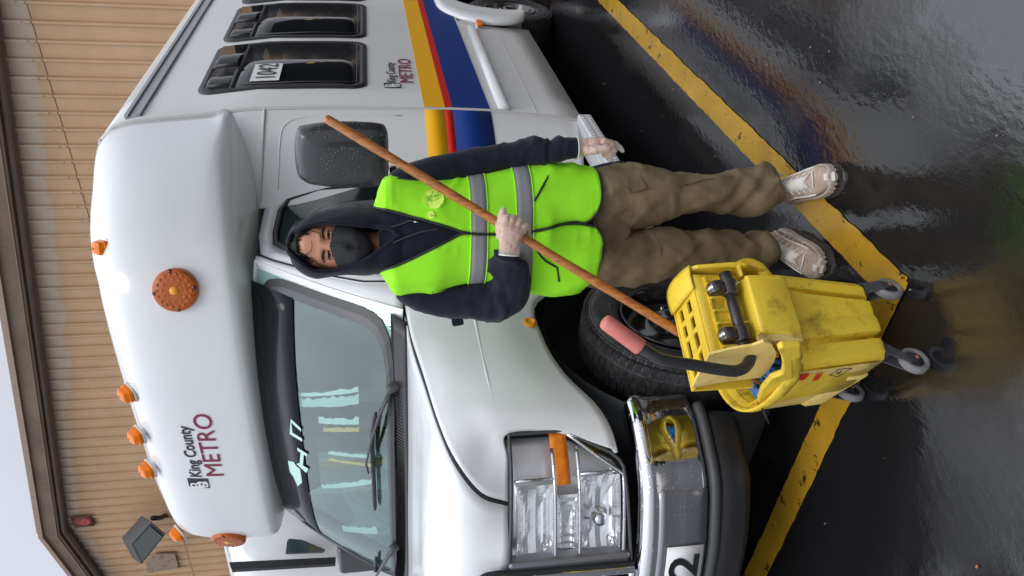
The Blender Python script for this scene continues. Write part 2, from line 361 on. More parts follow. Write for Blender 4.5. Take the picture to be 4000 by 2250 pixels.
rf = MB(); rf.loft([[Vector((BX - .2, p.y, p.z)), Vector((BX + 20, p.y, p.z)), Vector((BX + 20, p.y, p.z + .05)), Vector((BX - .2, p.y, p.z + .05))] for p in rk(.665, 0)]); rf.build('roof', MT['fascia_light'], bld, smooth=False)
lapz = A(321, 750, x=BX).z
lp = MB(); sc_ = MB()
for k in range(95):
    yy = y + k * .305
    lp.add([(BX - .004, yy + .003, lapz), (BX - .004, yy + .232, lapz), (BX - .004, yy + .232, lapz + .012), (BX - .004, yy + .003, lapz + .012)], [(0, 1, 2, 3)])
    lp.add([(BX - .049, yy + .25, lapz), (BX - .049, yy + .29, lapz), (BX - .049, yy + .29, lapz + .012), (BX - .049, yy + .25, lapz + .012)], [(0, 1, 2, 3)])
    sc_.lathe([(0, 0), (.014, 0), (.014, .008), (0, .01)], (BX - .046, yy + .27, lapz + .14), (-1, 0, 0), 8)
rd = MB()
for k in range(95):
    yy = y + k * .305
    rd.add([(BX - .047, yy + .2925, 0), (BX - .003, yy + .3035, 0), (BX - .003, yy + .3035, rake(yy + .3) - .28), (BX - .047, yy + .2925, rake(yy + .3) - .28)], [(0, 1, 2, 3)])
rd.build('rib_line', MT['brown_line'], bld, smooth=False, solid=.002)['kind'] = 'stuff'  # brown strip down one flank of every rib
lp.build('lap_seam', MT['brown_line'], bld, smooth=False, solid=.003); s_ = sc_.build('screw', MT['steel'], bld); tag(s_, kind='stuff')
# number plate under the peak
sg = MB(); a1, a2 = A(285, 2010, x=BX - .06), A(362, 2062, x=BX - .06)
mat('sign_rust', (.19, .06, .045), .6, var=.3, vs_=6); mat('sign_red', (.55, .05, .035), .5)
cyy, cz = (a1.y + a2.y) / 2, (a1.z + a2.z) / 2
sg.prism([(BX - .06, cyy + p * 1, cz + q) for p, q in rrect(.40, .47, .04, 3)], (-.02, 0, 0))
so_ = sg.build('number_sign', MT['sign_rust']); tag(so_, 'small rusty red plate with the number 6 high under the gable peak', 'sign')
text('numeral', '6', (BX - .082, cyy + .12, cz - .15), (0, -1, 0), (0, 0, 1), .46, MT['sign_red'], so_, bold=.02)
so_.name = 'number_sign'
# flood lamp on an arm and the weathered board on the siding
def P3(x, y, xx): return A(100 + x / 3.22, 1800 + y / 3.22, x=xx)
mat('lamp_brown', (.028, .024, .026), .45); mat('lamp_side', (.16, .19, .23), .4); mat('lamp_lens', (.07, .085, .08), .1)
fl = empty('flood_light', P3(1640, 700, BX - .1), 'square brown flood lamp tilted down on the tan siding', 'flood light')
xf = BX - .95; F4 = [P3(1322, 1050, xf), P3(1578, 765, xf), P3(1766, 925, xf), P3(1460, 1310, xf)]
bk = ((P3(1180, 1000, BX - .62) - F4[0]) + (P3(1480, 655, BX - .62) - F4[1])) / 2
q = MB(); q.add(F4 + [p + bk for p in F4], [(0, 1, 2, 3), (7, 6, 5, 4), (0, 4, 5, 1), (1, 5, 6, 2), (2, 6, 7, 3), (3, 7, 4, 0)]); q.build('housing', MT['lamp_brown'], fl, smooth=False, bev=.02)
cc = sum(F4, Vector()) / 4; nn = (F4[1] - F4[0]).cross(F4[3] - F4[0]).normalized(); nn = nn if nn.x < 0 else -nn
q = MB(); q.prism([cc + (p - cc) * .80 - nn * .01 for p in F4], nn * .03); q.build('lens', MT['lamp_lens'], fl, smooth=False)
q = MB(); q.tube([P3(1600, 720, xf + .2), P3(1690, 720, BX - .3), P3(1760, 690, BX + .02)], .06, 10); q.build('arm', MT['lamp_brown'], fl)
q = MB(); bx_ = BX - .045; q.prism([P3(a, b_, bx_) for a, b_ in ((1510, 1268), (1522, 1300), (1528, 1330), (1540, 1397), (1925, 1340), (1915, 1280), (1880, 1150), (1640, 1160))], (-.04, 0, 0))
mat('old_board', (.32, .235, .17), .8, col2=(.10, .075, .045), vs_=9, det=8); MT['old_board'].node_tree.nodes['Color Ramp'].color_ramp.elements[0].position = .52
tag(q.build('wall_board', MT['old_board'], smooth=False), 'flaking tan board fixed to the siding under the flood lamp', 'board')

# ================================================================ shuttle bus
YC = 2.8
bus = empty('shuttle_bus', (2.2, YC, 0), 'white transit shuttle bus with yellow red and blue stripes', 'bus')
def side(z): return interp([(.3, 1.665), (.5, 1.64), (.9, 1.605), (1.1, 1.6), (1.8, 1.6), (2.2, 1.612), (2.5, 1.655), (2.82, 1.69), (2.92, 1.72), (3.0, 1.80), (3.05, 1.95)], z)
def S(px, py, off=0):
    y = 1.6
    for _ in range(6): p = A(px, py, y=y - off); y = side(p.z)
    return p
sec = [(side(z), z) for z in (.33, .5, .7, .9, 1.1, 1.4, 1.8, 2.0, 2.2, 2.35, 2.5, 2.65, 2.8, 2.87, 2.92, 2.97, 3.0, 3.05)] + [(2.2, 3.09), (YC, 3.11)]
sec += [(2 * YC - a, b_) for a, b_ in reversed(sec[:-1])]
XS, XE = 3.965, 9.2
def wall_cut():  # the body shell with the wheel opening left out of its skirt
    q = MB(); xs = [XS, 4.3, 4.8, 5.3, 5.6, 5.75, 5.95, 6.1, 6.4, 6.7, 6.85, 7.05, 7.2, 7.6, 8.2, 8.8, XE]
    rings = [[Vector((x, a, b_)) for a, b_ in sec] for x in xs]; q.loft(rings, cap=False, closed=False)
    drop = []
    n = len(sec)
    for i in range(len(xs) - 1):
        for k in range(n - 1):
            lo = min(sec[k][1], sec[k + 1][1])
            if 5.7 < (xs[i] + xs[i + 1]) / 2 < 7.1 and lo < .88: drop.append((i, k))
    m_ = n; q.f = [f for f in q.f if (f[0] // m_, f[0] % m_) not in drop]
    return q
q = wall_cut(); q.build('body_shell', MT['white_side'], bus, solid=.02, off=0)
q = MB(); q.prism([(XE, a, b_) for a, b_ in sec], (.02, 0, 0)); q.build('rear_wall', MT['white_side'], bus, smooth=False)
q = MB(); q.box((6.6, YC, .45), (5.2, 2.0, .2)); q.build('chassis', MT['interior_dark'], bus, smooth=False)
q = MB(); q.box((3.0, YC, .5), (2.2, 1.0, .35)); q.box((6.4, YC, .75), (1.5, 1.7, .5)); q.each('underbody', MT['interior_dark'], bus, smooth=False)
# seam welt where the front cap meets the body
q = MB(); q.tube([Vector((XS - .005, a - (.004 if a < YC else -.004), b_)) for a, b_ in sec], .012, 8, cap=False); q.build('seam_strip', MT['seal'], bus)
# rain gutter
q = MB(); zz = 2.81
for z0, dy, hh in ((2.80, .012, .022), (2.86, .02, .018)): q.box((6.6, side(z0) - dy, z0), (5.2, .03, hh))
q.box((6.6, side(2.83) - .004, 2.83), (5.2, .02, .05)); q.build('rain_gutter', MT['alu'], bus, smooth=False)
# stripes on body
def stripe(za, zb, m, nm='stripe'):
    v = []; f = []
    xs = [XS + .012 + i * .1 for i in range(52)]
    za1, zb1 = za, zb
    for i, x in enumerate(xs):
        t_ = (x - 4) / 2.3; a, b2 = za1 + .02 * t_, zb1 + .02 * t_
        for z in (a, b2): v.append((x, side(z) - .013, z))
    f = [(2 * i, 2 * i + 2, 2 * i + 3, 2 * i + 1) for i in range(len(xs) - 1)]
    mk(nm, v, f, m, bus, smooth=False, solid=.002, off=0)
stripe(1.15, 1.268, MT['yellow_vinyl'], 'yellow_stripe'); stripe(1.108, 1.15, MT['red_vinyl'], 'red_stripe')
# blue band narrows against the wheel flare
v = []; 
for i in range(52):
    x = XS + .012 + i * .1; t_ = (x - 4) / 2.3
    for z in (.89 + .03 * t_, 1.108 + .02 * t_): v.append((x, side(z) - .013, z))
mk('blue_stripe', v, [(2 * i, 2 * i + 2, 2 * i + 3, 2 * i + 1) for i in range(51)], MT['blue_vinyl'], bus, smooth=False, solid=.002, off=0)
# moulding ledge, skirt joints
q = MB(); prof_ = [(.0, .84), (-.022, .835), (-.03, .80), (-.03, .785), (-.012, .77), (0, .765)]
for xa, xb in ((XS + .02, 5.58),):
    q.loft([[Vector((x, side(.8) - .008 + a, z)) for a, z in prof_] for x in (xa, (xa + xb) / 2, xb)])
q.build('side_moulding', MT['white_gel'], bus)
q = MB(); q.box((4.75, side(.6) - .0105, .605), (1.55, .004, .005)); q.build('skirt_joint', MT['seal'], bus, smooth=False)
# side windows: frame, panes
def window(x0, x1, z0, z1, glassm, first=False):
    cx, cz_, W, Hh = (x0 + x1) / 2, (z0 + z1) / 2, x1 - x0, z1 - z0
    def pt(a, b_, off): z = cz_ + b_; return Vector((cx + a, side(z) - off, z))
    def dense(w_, h_, r):
        o = rrect(w_, h_, r, 5); out = []
        for i, p in enumerate(o):
            n_ = o[(i + 1) % len(o)]; k = max(1, int(math.hypot(n_[0] - p[0], n_[1] - p[1]) / .1))
            out += [(lerp(p[0], n_[0], j / k), lerp(p[1], n_[1], j / k)) for j in range(k)]
        return out
    o1 = dense(W, Hh, .085); n_ = len(o1); o2 = [(a * (W - .085) / W, b_ * (Hh - .085) / Hh) for a, b_ in o1]
    rings = [[pt(a, b_, .008) for a, b_ in o1], [pt(a, b_, .018) for a, b_ in o1], [pt(lerp(o1[i][0], o2[i][0], .5), lerp(o1[i][1], o2[i][1], .5), .021) for i in range(n_)], [pt(a, b_, .019) for a, b_ in o2], [pt(a, b_, .012) for a, b_ in o2]]
    q = MB(); q.loft(rings, cap=False); zb = z0 + Hh * .80
    q.box((cx, side(zb) - .016, zb), (W - .08, .012, .03))
    wn = q.build('window', MT['black_rubber'], bus)
    # lower fixed pane follows the wall; upper vent panes slide
    def pane(xa, xb, za, zb_, off, m):
        zs = [lerp(za, zb_, i / 6) for i in range(7)]; v = []
        for z in zs: v += [(xa, side(z) - off, z), (xb, side(z) - off, z)]
        return mk('pane', v, [(2 * i, 2 * i + 1, 2 * i + 3, 2 * i + 2) for i in range(6)], m, wn, smooth=True, solid=.003, off=0)
    pane(x0 + .03, x1 - .03, z0 + .03, zb, .016, glassm)
    pane(x0 + .03, cx + .02, zb, z1 - .03, .018, glassm); pane(cx - .02, x1 - .03, zb, z1 - .03, .024, glassm)
    q = MB(); q.tube([(cx - .02, side(zb) - .034, zb + .01), (cx - .02, side(z1 - .05) - .034, z1 - .05)], .012, 8); q.tube([(x0 + .07, side(zb) - .034, zb + .02), (x0 + .07, side(z1 - .06) - .034, z1 - .06)], .008, 8)
    q.tube([(x0 + .075, side(z) - .027, z) for z in (z0 + .07, (z0 + zb) / 2, zb - .03)], .0035, 6); q.tube([(x0 + .07, side(z0 + .06) - .027, z0 + .06), (x1 - .07, side(z0 + .06) - .027, z0 + .06)], .0035, 6)
    q.build('glazing_bar', MT['plastic_grey'], wn); return wn
w1 = window(4.24, 5.11, 1.585, 2.545, MT['dark_glass']); window(5.20, 6.07, 1.585, 2.545, MT['dark_glass']); window(6.16, 7.03, 1.585, 2.545, MT['teal_glass']); window(7.12, 7.99, 1.585, 2.545, MT['teal_glass'])
# number decal in the first window, transit logo on the side
def onside(off): return lambda p: Vector((p.x, p.y + side(p.z) - 1.6, p.z))
c1, c2 = S(1010, 300, .03), S(905, 372, .03)
q = MB(); q.prism([Vector((x, 1.6 - .032, z)) for x, z in ((4.33, 2.09), (4.62, 2.09), (4.62, 2.255), (4.33, 2.255))], (0, .002, 0)); q.v = [onside(0)(p) for p in q.v]
dc = q.build('number_decal', MT['decal_white'], bus, smooth=False)
text('numerals', '1042', (4.345, 1.6 - .0335, 2.115), (1, 0, 0), (0, 0, 1), .165, MT['decal_black'], dc, bold=0, squash=.80, fn=onside(0))
def logo(o, u, v, s, fn=None, bold=.012):
    """transit agency lettering: portrait badge, name, large word"""
    o = Vector(o); u = Vector(u); v = Vector(v); n_ = u.cross(v)
    def tri(pts, m, d, nm):
        vv = [o + u * a * s + v * b_ * s + n_ * d for a, b_ in pts]
        if fn: vv = [fn(p) for p in vv]
        return mk(nm, vv, [tuple(range(len(vv)))], m, bus, smooth=False, solid=.001, off=0)
    bd = tri([(-.95, .02), (.0, .02), (.0, 1.3), (-.95, 1.3)], MT['decal_navy'], .0012, 'logo_badge')
    def sub_(pts, m, d):
        vv = [o + u * a * s + v * b_ * s + n_ * d for a, b_ in pts]
        if fn: vv = [fn(p) for p in vv]
        return vv
    fc = MB()
    for pts in ([(-.80, 1.16), (-.62, 1.20), (-.45, 1.12), (-.38, .95), (-.44, .80), (-.30, .70), (-.22, .55), (-.28, .38), (-.22, .2), (-.36, .08), (-.62, .06), (-.80, .12), (-.9, .5), (-.9, .9)], [(-.9, 1.3), (-.78, 1.3), (-.78, 1.0), (-.9, 1.0)]):
        vv = sub_(pts, None, .0028); fc.add(vv, [tuple(range(len(vv)))])
    fc.build('logo_face', MT['decal_white'], bd, smooth=False, solid=.0006)
    hb = MB()
    for pts in ([(-.72, 1.06), (-.56, 1.06), (-.5, .96), (-.6, .9), (-.74, .94)], [(-.66, .78), (-.5, .76), (-.5, .70), (-.66, .70)], [(-.62, .5), (-.42, .52), (-.4, .42), (-.6, .4)], [(-.72, .3), (-.5, .28), (-.5, .22), (-.7, .2)]):
        vv = sub_(pts, None, .0040); hb.add(vv, [tuple(range(len(vv)))])
    hb.build('logo_face', MT['decal_navy'], bd, smooth=False, solid=.0006)
    text('logo_name', 'King County', o + u * .12 * s + v * .36 * s, u, v, 1.02 * s, MT['decal_navy'], bus, bold=bold * s, squash=.90, fn=fn)
    text('logo_word', 'METRO', o + u * .12 * s - v * 1.02 * s, u, v, 1.56 * s, MT['decal_red'], bus, bold=0, squash=1.12, fn=fn)
logo((4.335, 1.6 - .0150, 1.385), (1, 0, 0), (0, 0, 1), .077, fn=onside(0), bold=.006)
# rear wheel and its flare
def tyre(cx, cy_, cz_, face, steer=0, tagg='wheel'):
    """face: y of the outer sidewall"""
    ax = Vector((math.sin(steer), -math.cos(steer), 0)); c = Vector((cx, face, cz_))
    Rr = .372; wq = .215
    wh = empty('wheel', c, None, None); wh.parent = bus; wh.location = c - bus.location
    q = MB(); q.lathe([(.215, -.03), (.232, -.012), (.25, -.002), (.285, .004), (.318, .001), (.338, -.008), (.350, -.014), (.353, -.020), (.363, -.034), (Rr, -.050), (Rr + .002, -wq / 2), (Rr, -wq + .05), (.353, -wq + .02), (.30, -wq + .0), (.232, -wq + .012), (.215, -wq + .03)], c, ax, 96)
    a = Vector((0, 0, 1)); b_ = ax.cross(a)
    q.build('tyre', MT['tyre'], wh); q = MB()
    for k in range(72):
        th = 2 * math.pi * k / 72; e1 = a * math.cos(th) + b_ * math.sin(th); e2 = -a * math.sin(th) + b_ * math.cos(th); M = Matrix((e2, ax, e1)).transposed()
        for lay, (hh, ww) in enumerate(((-.046, .042), (-.092, .03), (-.128, .03), (-.172, .042))):
            sh = .007 if lay % 2 else -.004
            q.box(c + ax * hh + e1 * (Rr + (-.0015 if lay in (1, 2) else -.0055)) + e2 * sh, (.0275, ww, .012), M)
        q.box(c + ax * (-.024) + e1 * .355, (.024, .022, .005), M)
    tr_ = q.build('tread', MT['tyre'], wh, smooth=False); tag(tr_, kind='stuff')
    q = MB(); q.lathe([(.350, -.0135), (.346, -.009), (.342, -.0095)], c, ax, 80); q.lathe([(.268, .0035), (.265, .0065), (.262, .0035)], c, ax, 80); q.build('tyre_bead', MT['tyre'], wh)
    q = MB(); q.lathe([(.218, -.02), (.224, -.006), (.216, -.004), (.208, -.02), (.200, -.05), (.190, -.07), (.185, -.10), (.150, -.085), (.118, -.060), (.105, -.042), (.085, -.040), (.062, -.042), (.058, -.03), (.052, .0), (.03, .006), (0, .006)], c, ax, 64)
    rim = q.build('rim', MT['rim_black'], wh)
    q = MB(); h_ = MB()
    for k in range(8):
        th = 2 * math.pi * (k + .3) / 8; e1 = a * math.cos(th) + b_ * math.sin(th)
        q.lathe([(.0, .016), (.008, .016), (.011, .008), (.012, -.012)], c + ax * (-.036) + e1 * .082, ax, 6)
    for k in range(4):
        th = 2 * math.pi * (k + .38) / 4; e1 = a * math.cos(th) + b_ * math.sin(th)
        h_.lathe([(0, .0), (.024, .0), (.027, -.002)], c + ax * (-.0695) + e1 * .148, (ax + e1 * .55), 20)
    q.each('lug_nut', MT['steel'], rim); h_.each('rim_hole', MT['interior_dark'], rim)
    return wh
tyre(6.42, 1.66, .372, 1.655)
q = MB(); q.lathe([(.36, 0), (.372, -.03), (.372, -.2), (.3, -.22)], (6.42, 3.95, .372), (0, 1, 0), 40); q.lathe([(0, 0), (.36, 0), (.372, -.03), (.372, -.2), (0, -.22)], (2.2, 3.84, .36), (0, 1, 0), 40); q.each('far_wheel', MT['tyre'], bus)
SHX = .15
fo = [(7.30, .34), (7.33, .62), (7.24, .85), (7.02, 1.0), (6.75, 1.035), (6.10, 1.03), (5.84, .995), (5.64, .86), (5.55, .65), (5.57, .47), (5.66, .37), (5.78, .33)]
fi = [(7.0, .36), (6.98, .55), (6.90, .74), (6.74, .86), (6.6, .91), (6.22, .91), (6.06, .86), (5.92, .74), (5.85, .58), (5.83, .48), (5.83, .40), (5.84, .34)]
rows = []
for off, t_ in ((.0, 0), (-.035, .02), (-.055, .3), (-.05, .8), (-.035, 1.0), (.10, 1.02)):
    rows.append([Vector((SHX + lerp(a[0], b_[0], t_), side(.8) - .005 + off, lerp(a[1], b_[1], t_))) for a, b_ in zip(fo, fi)])
patch('wheel_flare', rows, MT['white_gel'], bus, 4, 3, .006)
q = MB()
for i in range(9):
    p = rows[1][i + 3] if i + 3 < 12 else rows[1][-1]
    q.lathe([(0, .006), (.007, .004), (.008, 0)], p + Vector((0, -.02, 0)) * 0 + (rows[2][min(11, i + 3)] - p) * .2, (0, -1, 0), 8)
q.each('rivet', MT['plastic_grey'], bus)
q = MB(); c = S(1872, 98, .02); q.prism([c + Vector((a, .0, b_)) for a, b_ in rrect(.11, .045, .012, 3)], (0, -.028, 0)); q.build('side_marker_lamp', MT['amber'], bus, bev=.006)
q = MB(); q.prism([c + Vector((a, .012, b_)) for a, b_ in rrect(.135, .06, .014, 3)], (0, -.012, 0)); q.build('marker_base', MT['chrome'], bus)
c = S(1842, 104, .012); q = MB(); q.prism([c + Vector((a, 0, b_)) for a, b_ in rrect(.07, .025, .003, 2)], (0, -.003, 0)); q.build('reflector', MT['amber'], bus)
# ---------------------------------------------------------------- moulded front cap over the cab
plan = [(3.96, 1.60), (3.62, 1.625), (3.3, 1.665), (3.06, 1.715), (2.88, 1.79), (2.755, 1.90), (2.69, 2.05), (2.66, 2.25), (2.648, 2.5), (2.645, 2.8)]
half = spl([Vector((a, b_, 0)) for a, b_ in plan], 4)
pl = half + [Vector((p.x, 2 * YC - p.y, 0)) for p in reversed(half[:-1])]
def capcol(i):
    p = pl[i]; tn = (pl[min(i + 1, len(pl) - 1)] - pl[max(i - 1, 0)]).normalized(); nin = Vector((-tn.y, tn.x, 0))
    if nin.dot(Vector((3.96, YC, 0)) - p) < 0: nin = -nin
    w_ = max(0, min(1, (p.x - 2.7) / 1.26)); hx = w_ ** 1.0
    zz = lambda z: z + hx * .2 * max(0, (z - 2.3) / .4) + hx * .03
    out = [p + nin * .30 + Vector((0, 0, 2.10 + hx * .06)), p + nin * .16 + Vector((0, 0, 2.125 + hx * .09)), p + nin * .05 + Vector((0, 0, 2.15 + hx * .14)), p + nin * .012 + Vector((0, 0, 2.175 + hx * .17)), p + Vector((0, 0, 2.22 + hx * .18)),
           p + nin * .004 + Vector((0, 0, 2.36 + hx * .14)), p + nin * .014 + Vector((0, 0, zz(2.50))), p + nin * .035 + Vector((0, 0, zz(2.60))), p + nin * .065 + Vector((0, 0, zz(2.665))), p + nin * .115 + Vector((0, 0, zz(2.715))), p + nin * .18 + Vector((0, 0, zz(2.75)))]
    b0 = out[-1]; tg = Vector((3.96, YC + (p.y - YC) * .80, 0)); tg.z = interp([(0, 3.1), (.7, 3.08), (.85, 3.045), (.96, 3.0)], abs(tg.y - YC) / 1)
    for t_ in (.12, .35, .7, 1.0):
        c = b0.lerp(tg, t_); c.z = lerp(b0.z, tg.z, t_ ** .75); out.append(c)
    # side wall of the cap must meet the body section at the seam
    for k in range(4, 11):
        s_ = hx ** 3; o = out[k]; o.y = lerp(o.y, (side(o.z) if p.y < YC else 2 * YC - side(o.z)), s_)
    return out
g = [capcol(i) for i in range(len(pl))]
g = [spl(r, 3) for r in g]
v, f = gm(g); mk('front_cap', v, f, MT['white_gel'], bus, solid=.008, off=0)
def capx(y, z): # front face of the cap
    yy = YC - abs(y - YC); 
    for a, b_ in zip(half, half[1:]):
        if a.y <= yy <= b_.y: return a.lerp(b_, (yy - a.y) / (b_.y - a.y + 1e-9)).x + interp([(2.2, 0), (2.36, .004), (2.5, .014), (2.6, .035), (2.665, .065), (2.715, .115), (2.75, .18)], z)
    return 2.645
logo((2.645 - .007, 3.055, 2.437), (0, -1, 0), (0, 0, 1), .079, fn=lambda p: Vector((p.x + capx(p.y, p.z) - 2.645, p.y, p.z)), bold=.014)
# big round warning lamps
def warn(y, z, nrm, lab):
    nrm = Vector(nrm).normalized(); x = capx(y, z); c = Vector((x, y, z)) - nrm * .012
    root = empty('warning_lamp', c, None, None); root.parent = bus; root.location = c - bus.location; root['label'] = lab
    a = Vector((0, 0, 1)); a = (a - nrm * a.dot(nrm)).normalized(); b_ = nrm.cross(a)
    q = MB(); q.lathe([(.094, 0), (.094, .03), (.0925, .036), (.088, .040)], c, nrm, 48); q.build('lens_rim', MT['amber_rim'], root, sharp=40)
    q = MB(); q.lathe([(.0885, .0395), (.084, .042), (.05, .0445), (0, .046)], c, nrm, 48); q.build('lens', MT['amber_dark'], root)
    q = MB()
    for R0, n_ in ((.072, 18), (.050, 12)):
        for k in range(n_): th = 2 * math.pi * k / n_; q.lathe([(.0075, -.002), (.0055, .002), (.002, .0012), (0, .0008)], c + nrm * .044 + (a * math.cos(th) + b_ * math.sin(th)) * R0, nrm, 10)
    q.build('lens_dimple', MT['amber_rim'], root)
    q = MB(); q.lathe([(.0185, .0), (.017, .003), (0, .0035)], c + nrm * .0452, nrm, 24); q.build('lens_centre', MT['amber_dot'], root)
    q = MB()
    for k in range(4): th = R_(8 + 90 * k); q.lathe([(0, .003), (.009, .002), (.012, -.004)], c + nrm * .0405 + (a * math.cos(th) + b_ * math.sin(th)) * .083, nrm, 12)
    q.each('lens_screw', MT.get('screw_brown') or mat('screw_brown', (.12, .02, .005), .3), root)
warn(1.935, 2.41, (-.86, -.42, .1), 'near amber warning lamp'); warn(3.665, 2.43, (-.93, .3, .1), 'far amber warning lamp')
# five clearance lamps on the brow
q0 = None
for px, py in ((400, 968), (498, 1538), (535, 1703), (577, 1836), (695, 2088)):
    y0 = {968: 1.86, 1538: 2.53, 1703: 2.8, 1836: 3.05, 2088: 3.72}[py]
    c = A(px, py, y=y0); ax = Vector((-.62, -.25 if py == 968 else (.2 if py == 2088 else 0), .75)).normalized(); u = Vector((ax.y, -ax.x, 0)).normalized(); s_ = u.cross(ax).normalized()
    s_ = s_ if s_.x > 0 else -s_
    q = MB(); sc__ = 1.0
    rings = [[c + u * a * k1 + s_ * b_ * k1 * k2 + s_ * sh + ax * h for a, b_ in rrect(.066, .085, .012, 3)] for h, k1, k2, sh in ((-.012, 1.0, 1, 0), (.006, .98, 1, 0), (.007, .90, .95, 0), (.026, .84, .88, .004), (.034, .62, .72, .008), (.035, .16, .7, .008), (.040, .12, .5, .008))]
    q.loft(rings); q.build('clearance_lamp', MT['amber'], bus, sharp=32)
    q = MB(); q.prism([c + u * a * 1.12 + s_ * b_ * 1.12 - ax * .022 for a, b_ in rrect(.074, .098, .03, 4)], ax * .010); q.build('lamp_gasket', MT['seal'], bus)
# ---------------------------------------------------------------- panel between body and cab door
def fr(u): # plan from the seam round to the door
    return spl([(3.96, 1.6, 0), (3.93, 1.603, 0), (3.86, 1.622, 0), (3.76, 1.665, 0), (3.62, 1.73, 0), (3.5, 1.78, 0), (3.38, 1.80, 0)], 4)
fp = fr(0)
def fpt(i, z, off=0):
    p = fp[i]; tn = (fp[min(i + 1, len(fp) - 1)] - fp[max(i - 1, 0)]).normalized(); no = Vector((tn.y, -tn.x, 0)); no = no if no.y < 0 else -no
    t_ = i / (len(fp) - 1); sd_ = side(z) - 1.6; lean = interp([(1.2, 0), (2.1, .10)], z) * t_
    zl = z
    return Vector((p.x, p.y + sd_ * (1 - t_) + lean, zl)) + no * off
def fbot(i): return interp([(0, .375), (2, .365), (4, .35), (8, .37), (16, .40), (24, .42)], i)
rows = []
for i in range(len(fp)):
    b_ = fbot(i); rows.append([fpt(i, b_ + .02, -.03), fpt(i, b_, -.008), fpt(i, b_ + .03)] + [fpt(i, z) for z in (.5, .7, .9, 1.1, 1.3, 1.5, 1.7, 1.9, 2.05, 2.15, 2.25, 2.38)])
rows_f = rows; v, f = gm(rows); mk('cab_fairing', v, f, MT['white_side'], bus, solid=.01, off=0)
# raised rim of the moulded recess
mi = len(fp) - 1
rc = [fpt(i, z, .006) for i, z in ((6, 1.40), (6, 1.7), (6, 1.93), (8, 2.02), (11, 2.045), (16, 2.05), (20, 2.05))]
q = MB(); q.tube(spl(rc, 5), [.0035] * 31, 8); q.build('fairing_rib', MT['white_side'], bus)
q = MB(); q.tube([fpt(i, 2.135, .008) for i in range(len(fp))], .007, 8); q.build('fairing_joint', MT['seal'], bus)
for za, zb, m_, nm in ((1.155, 1.268, 'yellow_vinyl', 'yellow_stripe'), (1.11, 1.155, 'red_vinyl', 'red_stripe'), (.89, 1.11, 'blue_vinyl', 'blue_stripe')):
    v = [fpt(i, z, .0075) for i in range(1, len(fp)) for z in (za, zb)]
    mk(nm, v, [(2 * i, 2 * i + 2, 2 * i + 3, 2 * i + 1) for i in range(len(fp) - 2)], MT[m_], bus, smooth=True, solid=.002, off=0)
# running board of tread plate
mat('tread_plate', (.62, .62, .64), .38, metal=.25, var=.1, vs_=10)
st = MB(); P = [A(2272, 476, y=1.62), A(2287, 453, y=1.60), A(2321, 453, y=1.60)]
T0, T1 = Vector((3.93, 1.66, .385)), Vector((2.75, 1.66, .385))
secs = [(.12, 0), (-.02, 0), (-.028, -.008), (-.028, -.075), (-.02, -.083), (.12, -.083)]
st.loft([[Vector((x, 1.63 + a, .375 + b_)) for a, b_ in secs] for x in (3.93, 3.4, 2.75)]); stp = st.build('running_board', MT['tread_plate'], bus, smooth=False)
q = MB()
for i in range(58):
    for j in range(4):
        x = 3.91 - i * .02; sg_ = 1 if (i + j) % 2 else -1; dd = (.006 * sg_ + .008, .012, 0)
        if j < 2: c = Vector((x, 1.632 + j * .035, .3765)); q.box(c, (.003, .016, .0018), Matrix.Rotation(sg_ * .8, 3, 'Z'))
        elif j == 2 or j == 3: c = Vector((x, 1.6012, .352 - (j - 2) * .034)); q.box(c, (.004, .003, .02), Matrix.Rotation(sg_ * .8, 3, 'Y'))
q.build('tread_lug', MT['tread_plate'], stp, smooth=False)
# ---------------------------------------------------------------- cab: fenders, hood, doors
def Sx(L): return [Vector(p) for p in L]
st_ = [
 Sx([(2.62, 1.80, .60), (2.62, 1.79, 1.0), (2.60, 1.795, 1.19), (2.58, 1.81, 1.37), (2.50, 1.845, 1.452), (2.42, 1.872, 1.448), (2.28, 2.25, 1.447), (2.19, 2.8, 1.450)]),
 Sx([(2.58, 1.80, .62), (2.56, 1.785, 1.0), (2.54, 1.79, 1.19), (2.50, 1.81, 1.36), (2.40, 1.845, 1.442), (2.35, 1.868, 1.441), (2.20, 2.25, 1.443), (2.11, 2.8, 1.446)]),
 Sx([(2.40, 1.80, .90), (2.38, 1.782, 1.05), (2.34, 1.79, 1.185), (2.31, 1.818, 1.34), (2.24, 1.848, 1.43), (2.20, 1.866, 1.43), (2.06, 2.25, 1.434), (1.96, 2.8, 1.438)]),
 Sx([(2.14, 1.795, .925), (2.12, 1.778, 1.06), (2.10, 1.79, 1.18), (2.07, 1.82, 1.315), (2.03, 1.86, 1.395), (2.005, 1.875, 1.398), (1.90, 2.25, 1.415), (1.80, 2.8, 1.42)]),
 Sx([(1.94, 1.80, .885), (1.93, 1.785, 1.04), (1.92, 1.80, 1.175), (1.88, 1.84, 1.29), (1.82, 1.89, 1.357), (1.80, 1.90, 1.36), (1.72, 2.25, 1.40), (1.63, 2.8, 1.405)]),
 Sx([(1.79, 1.82, .80), (1.79, 1.81, 1.00), (1.79, 1.82, 1.16), (1.76, 1.865, 1.25), (1.675, 1.925, 1.312), (1.66, 1.94, 1.314), (1.57, 2.25, 1.35), (1.50, 2.8, 1.36)]),
 Sx([(1.70, 1.85, .765), (1.725, 1.845, .97), (1.735, 1.855, 1.145), (1.69, 1.915, 1.19), (1.59, 2.0, 1.232), (1.58, 2.012, 1.234), (1.47, 2.27, 1.29), (1.41, 2.8, 1.31)]),
 Sx([(1.635, 1.895, .752), (1.705, 1.862, .95), (1.722, 1.868, 1.128), (1.66, 1.93, 1.132), (1.575, 2.045, 1.138), (1.565, 2.055, 1.14), (1.428, 2.24, 1.152), (1.375, 2.8, 1.245)]),
]
